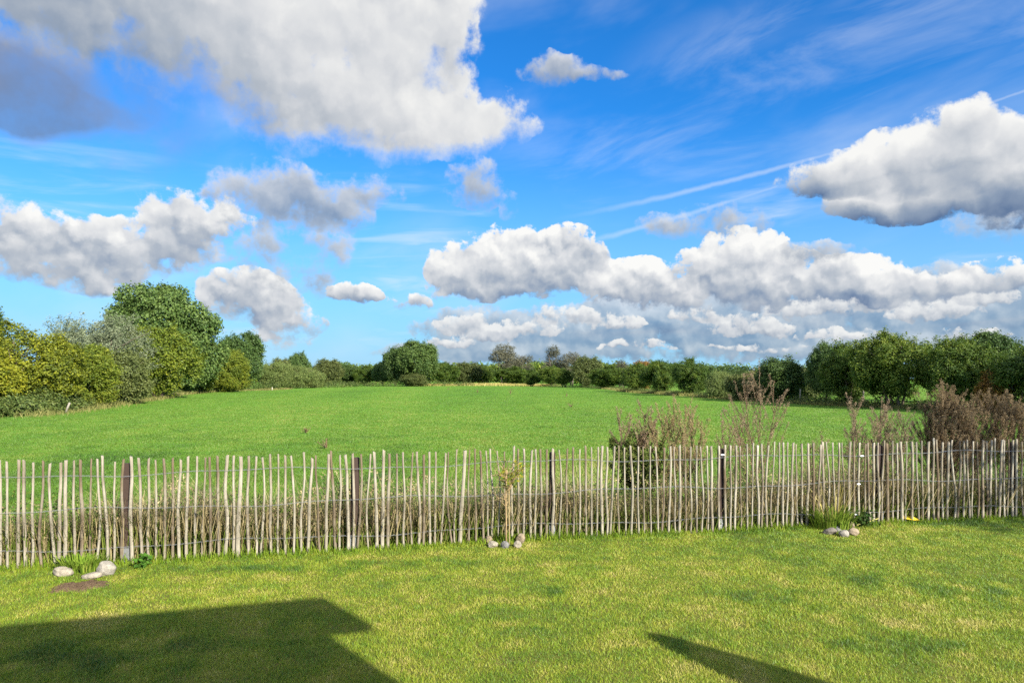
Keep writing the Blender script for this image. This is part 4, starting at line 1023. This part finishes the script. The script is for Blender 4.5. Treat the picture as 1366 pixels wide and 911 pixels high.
def leafy_plant(name, px, py, h, w, n, leaf, mat, label, seed):
    r = np.random.default_rng(seed); g = ground_at(px, py); P = r.normal(0, 1, (n, 3))*np.array([w/4, w/4, 0]); P[:, 2] = h*r.uniform(.15, 1, n)
    O = P*np.array([2, 2, 0]) + np.array([0, -.3, .8]); V, F, t = leaves(P, O, leaf, r, 3, leaf*.5, aspect=.75); V[:, 2] = np.maximum(V[:, 2], .005)
    return tag(link(name, np_mesh(name, V, F, mat, t), None, (g.x, g.y, 0)), label, 'weed')
NETTLE = seed_mat('nettle_leaf', (0.03, 0.08, 0.012), (0.06, 0.135, 0.018), (0.11, 0.19, 0.03))
leafy_plant('leafy_weed', 191, 757, .14, .16, 26, .06, NETTLE, 'small fresh green leafy weed at the foot of the left fence post', 111)
leafy_plant('leafy_weed', 1150, 702, .22, .30, 60, .05, seed_mat('dark_weed_leaf', (0.015, 0.035, 0.01), (0.03, 0.06, 0.015), (0.06, 0.10, 0.02)), 'dark low weed beside the grass clump at the right', 112)
leafy_plant('leafy_weed', 630, 722, .16, .22, 40, .035, NETTLE, 'small green weed left of the stone ring at the sapling', 113)
# dock plants dried brown in the pasture
def dock(px, py, h, w, label, seed):
    r = np.random.default_rng(seed); g = ground_at(px, py); o = empty('dried_dock', (g.x, g.y, 0)); tag(o, label, 'weed', 'dried dock plants in the field')
    gs = Geo(); C = []
    for s in range(9):
        a = r.uniform(0, 6.28); q = w*.5*r.random(); hh = h*r.uniform(.3, 1.05)
        Q = np.array([(math.cos(a)*q*u, math.sin(a)*q*u, hh*u) for u in (0, .5, 1)]); gs.tube(Q, [.012, .009, .005], 4, False)
        u = r.uniform(.25, 1, 26); C.append(np.stack([np.interp(u, (0, .5, 1), Q[:, k]) for k in range(3)], 1))
    gs.build('stem', MUG_PALE, o); C = np.concatenate(C)
    V, F, t = leaves(C, np.tile([0, -.3, .8], (len(C), 1)), .06*max(h, .5), r, 2, .035*max(h, .5), aspect=.5); V[:, 2] = np.maximum(V[:, 2], .01)
    link('seed_heads', np_mesh('seed_heads', V, F, SEED_RUST, t), o)
SEED_RUST = seed_mat('dock_seed', (0.08, 0.055, 0.03), (0.15, 0.10, 0.05), (0.24, 0.17, 0.085))
dock(435, 598, .30, .85, 'dark reddish dock plant nearest the fence in the field', 121)
dock(408, 577, .26, .55, 'small brown dock plant behind the nearest one', 122)
dock(762, 543, .36, .95, 'brown dock clump right of the field middle', 123)
dock(681, 526, .75, 1.0, 'round tan dock clump far off in mid field', 124)
dock(637, 524, .6, .5, 'small rust dock plant left of the round tan clump', 125)
dock(598, 520, .6, .7, 'tiny dark dock plant farthest out on the field', 126)
dock(756, 529, .5, .5, 'thin brown dock stems toward the right hedge', 127)
# two old posts by the left hedge, fence posts under the right hedge
PG = plain('grey_post', (0.20, 0.18, 0.145), 0.9, 0.1, 0.3, 12)
def stake(px, py, h, r0, lean, label, mat=PG):
    g = Geo(); g.tube([(0, 0, -.1), (lean*.5, 0, h*.5), (lean, 0, h)], [r0, r0*.95, r0*.85], 7); p = ground_at(px, py)
    return tag(g.build('stake', mat, None, (p.x, p.y, 0), smooth=True), label, 'post')
stake(87, 550, .62, .07, .28, 'grey leaning stub of a post at the foot of the left hedge')
stake(363, 520, .5, .10, .0, 'short pale post standing alone before the sallow bushes', plain('pale_post', (0.34, 0.31, 0.23), 0.8))
for i, (x, y) in enumerate(((29.0, 45.5), (27.0, 52.5), (25.1, 59.5), (23.6, 67), (22.2, 76))):
    g = Geo(); g.tube([(0, 0, -.1), (0.02, 0, .6), (.03, 0, 1.25)], [.06, .055, .05], 7)
    tag(g.build('field_post', PG, None, (x, y, 0), smooth=True), ('weathered field fence post nearest under the right hedge', 'weathered field fence post below the tallest hedge bush', 'weathered field fence post below the spiky hedge bushes', 'weathered field fence post near the round dark hedge tree', 'weathered field fence post farthest along the right hedge')[i], 'post', 'old field posts under the right hedge')
# yellow fallen leaf and a cut cane on the lawn by the fence
lp = ground_at(1213, 697); r = np.random.default_rng(131)
V = []; 
for i in range(9):
    t = i/8; wd = .055*math.sin(PI*t)**.8 + .002
    for j in (-1, -.4, 0, .4, 1): V.append((-.13+.26*t, wd*j, .035 + .02*math.sin(3*t) + .018*abs(j)))
F = [(i*5+j, i*5+5+j, i*5+6+j, i*5+1+j) for i in range(8) for j in range(4)]
g = Geo(); g.add(V, F); yl = g.build('fallen_leaf', plain('yellow_leaf', (0.62, 0.42, 0.02), 0.6, 0.3, 0.2), None, (lp.x, lp.y, 0.01), smooth=True); yl.rotation_euler = (.35, .1, -.35)
tag(yl, 'large yellow fallen leaf on the grass by the fence foot', 'leaf')
g = Geo(); a, b2 = ground_at(1143, 704), ground_at(1172, 699.5); g.tube([(a.x, a.y, .04), ((a.x+b2.x)/2, (a.y+b2.y)/2, .06), (b2.x, b2.y, .09)], [.011, .010, .007], 6)
tag(g.build('cut_cane', stem_mat('cane_green', (0.36, 0.33, 0.10)), smooth=True), 'cut yellowish cane lying by the fence right of the stones', 'cane')
# ------------------------------------------------------------------ grass blades: lawn and pasture, finer near the viewer
def blade_mesh(name, x, y, z, h, w, bend, mat, tint, r):
    n = len(x); a = r.uniform(0, 2*PI, n); f = r.uniform(0, 2*PI, n)
    d = np.stack([np.cos(a), np.sin(a), np.zeros(n)], 1); s = np.stack([np.cos(f), np.sin(f)*0.6, np.zeros(n)], 1)*(w/2)[:, None]
    b = np.stack([x, y, z], 1); up = np.array([0, 0, 1.0])
    m = b + d*(h*bend*0.35)[:, None] + up*(h*0.6)[:, None]; t = b + d*(h*bend)[:, None] + up*h[:, None]
    V = np.stack([b-s, b+s, m+s*0.75, m-s*0.75, t], 1).reshape(-1, 3); k = np.arange(n)[:, None]*5
    return np_mesh(name, V, np.concatenate([k+[0, 1, 2], k+[0, 2, 3], k+[3, 2, 4]]), mat, np.repeat(tint, 5))
r = np.random.default_rng(200)
def lawn_blade_mat():
    b = MB('lawn_blade', 0.5, 0.3)
    c = b.ramp(b.attr(), [(0.0, (0.045, 0.095, 0.012)), (0.28, (0.100, 0.185, 0.012)), (0.52, (0.180, 0.250, 0.015)), (0.75, (0.270, 0.285, 0.030)), (1.0, (0.42, 0.35, 0.12))])
    b.color(c).leafy(0.35); return b.m
# rejection by distance: density ~ 1/d
N0 = 1500000
y = 3.6 + 8.4*r.random(N0); x = r.uniform(-1, 1, N0)*(0.80*y + 1.2)
k = r.random(N0) < (3.6+1.2)*0.9/np.maximum(y, 1)*((0.80*y+1.2)/10)
x, y = x[k], y[k]; k = y < fence_y(x) + 0.05; x, y = x[k], y[k]
def blob(px, py, wx, wy):
    g = ground_at(px, py); return np.exp(-(((x-g.x)/wx)**2 + ((y-g.y)/wy)**2))
tone = 0.50 + 0.65*(fbm(x/1.7+3, y/1.7+8, 21, 4)-0.5) + 0.85*(fbm(x/0.22, y/0.22, 22, 3)-0.5)
green = np.zeros_like(x)
for q in ((1215, 862, .75, .34), (1010, 795, .45, .25), (1290, 790, .9, .35), (1180, 775, .5, .3), (560, 752, .9, .12), (700, 830, .5, .3), (930, 860, .4, .3), (120, 880, 1.0, .5), (1366, 700, 1.5, .2), (740, 790, .3, .2), (330, 760, 1.2, .12)):
    green = np.maximum(green, blob(*q)*np.clip(3.2*fbm(x/0.22, y/0.22, 24, 4) - 0.9, 0, 1.3))
tone = tone - 0.45*np.clip(green, 0, 1)
straw = np.zeros_like(x)
for q in ((640, 800, .7, .35), (900, 770, .9, .4), (480, 790, .8, .3), (1320, 850, .4, .4), (1000, 740, 1.2, .3), (300, 770, 1.0, .15)):
    straw = np.maximum(straw, blob(*q)*(0.4+0.8*fbm(x/0.3, y/0.3, 25, 3)))
tone = tone + 0.17*straw
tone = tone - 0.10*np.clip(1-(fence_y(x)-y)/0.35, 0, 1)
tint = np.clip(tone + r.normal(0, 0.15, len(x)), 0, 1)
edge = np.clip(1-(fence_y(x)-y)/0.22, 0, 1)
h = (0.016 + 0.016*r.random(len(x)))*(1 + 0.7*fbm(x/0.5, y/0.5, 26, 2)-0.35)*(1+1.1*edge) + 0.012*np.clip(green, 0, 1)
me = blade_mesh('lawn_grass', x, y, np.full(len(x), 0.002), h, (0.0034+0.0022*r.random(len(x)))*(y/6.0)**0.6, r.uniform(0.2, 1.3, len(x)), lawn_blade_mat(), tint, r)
tag(link('lawn_grass', me), 'short mown lawn grass with yellowed and greener patches', 'grass', kind='stuff')

def field_blade_mat():
    b = MB('pasture_blade', 0.5, 0.3)
    c = b.ramp(b.attr(), [(0.0, (0.030, 0.068, 0.011)), (0.4, (0.080, 0.144, 0.016)), (0.7, (0.128, 0.185, 0.024)), (1.0, (0.23, 0.22, 0.06))])
    b.color(c).leafy(0.35); return b.m
def field_grass(d0, d1, n, h0, w0, seed):
    r = np.random.default_rng(seed)
    # log-uniform in distance keeps the count per picture row about even
    y = d0*np.exp(r.random(n)*math.log(d1/d0)); x = r.uniform(-1, 1, n)*(0.80*y + 1.5)
    k = (y > fence_y(x) + 0.25)
    lb = np.interp(y, [p[1] for p in LB], [p[0] for p in LB]); k &= (x > lb - 1.0) | (y > 130)
    x, y = x[k], y[k]; n = len(x); s = (y/d0)
    tone = 0.50 + 0.85*(fbm(x/(2.5+y*.05), y/(5+y*.2), 31, 4)-0.5) + 0.65*(fbm(x/0.7, y/0.9, 32, 4)-0.5)
    tint = np.clip(tone + r.normal(0, 0.09, n), 0, 1)
    h = h0*r.uniform(0.6, 1.2, n)*(0.45 + 1.1*fbm(x/0.9, y/1.2, 33, 3))*np.minimum(1, s**-0.18)
    return blade_mesh('field_grass', x, y, ground_z(x, y), h, w0*r.uniform(.7, 1.5, n)*s**0.72, r.uniform(.3, 1.3, n), FBM, tint, r)
FBM = field_blade_mat()
tag(link('field_grass', field_grass(9.0, 190.0, 1000000, 0.055, 0.008, 210)), 'fresh green pasture grass of the wide field beyond the fence', 'grass', kind='stuff')
# dry straw strip at the far end and dry fringe by the hedges
FRINGE = seed_mat('fringe_grass', (0.075, 0.085, 0.025), (0.150, 0.150, 0.045), (0.26, 0.23, 0.09))
def fringe(path, n, h, w, depth, seed, label, mat):
    r = np.random.default_rng(seed); path = np.array(path, float); seg = np.linalg.norm(np.diff(path, axis=0), axis=1); cum = np.concatenate([[0], np.cumsum(seg)])
    s = r.uniform(0, cum[-1], n); x = np.interp(s, cum, path[:, 0]) + r.normal(0, depth, n); y = np.interp(s, cum, path[:, 1]) + r.normal(0, depth, n)
    hh = h*r.uniform(.5, 1.2, n)*(0.4+1.0*fbm(s/4.0, s*0, seed, 3)); sc = np.hypot(x, y)/40
    me = blade_mesh('dry_grass', x, y, ground_z(x, y), hh, w*np.maximum(sc, .5)*r.uniform(.6, 1.4, n), r.uniform(.3, 1.2, n), mat, np.clip(r.normal(.5, .2, n), 0, 1), r)
    tag(link('dry_grass', me), label, 'grass', kind='stuff')
fringe([(-28, 202), (-12, 206), (4, 204), (10, 196)], 12000, 0.75, 0.03, 2.0, 220, 'pale straw strip at the far end of the field', STRAWB)
fringe([(-27.0, 38), (-27.8, 41), (-29.8, 49), (-36.5, 70), (-44, 90), (-49, 108), (-46, 140)], 4500, 0.42, 0.03, 0.6, 221, 'pale dry grass fringe before the left hedge', FRINGE)
fringe([(34.0, 26), (29.8, 37), (26.9, 47), (24.2, 57), (22.2, 68), (20.2, 85), (19.3, 108), (19.2, 140)], 9000, 0.38, 0.03, 0.5, 222, 'dull dry grass fringe before the right hedge', FRINGE)
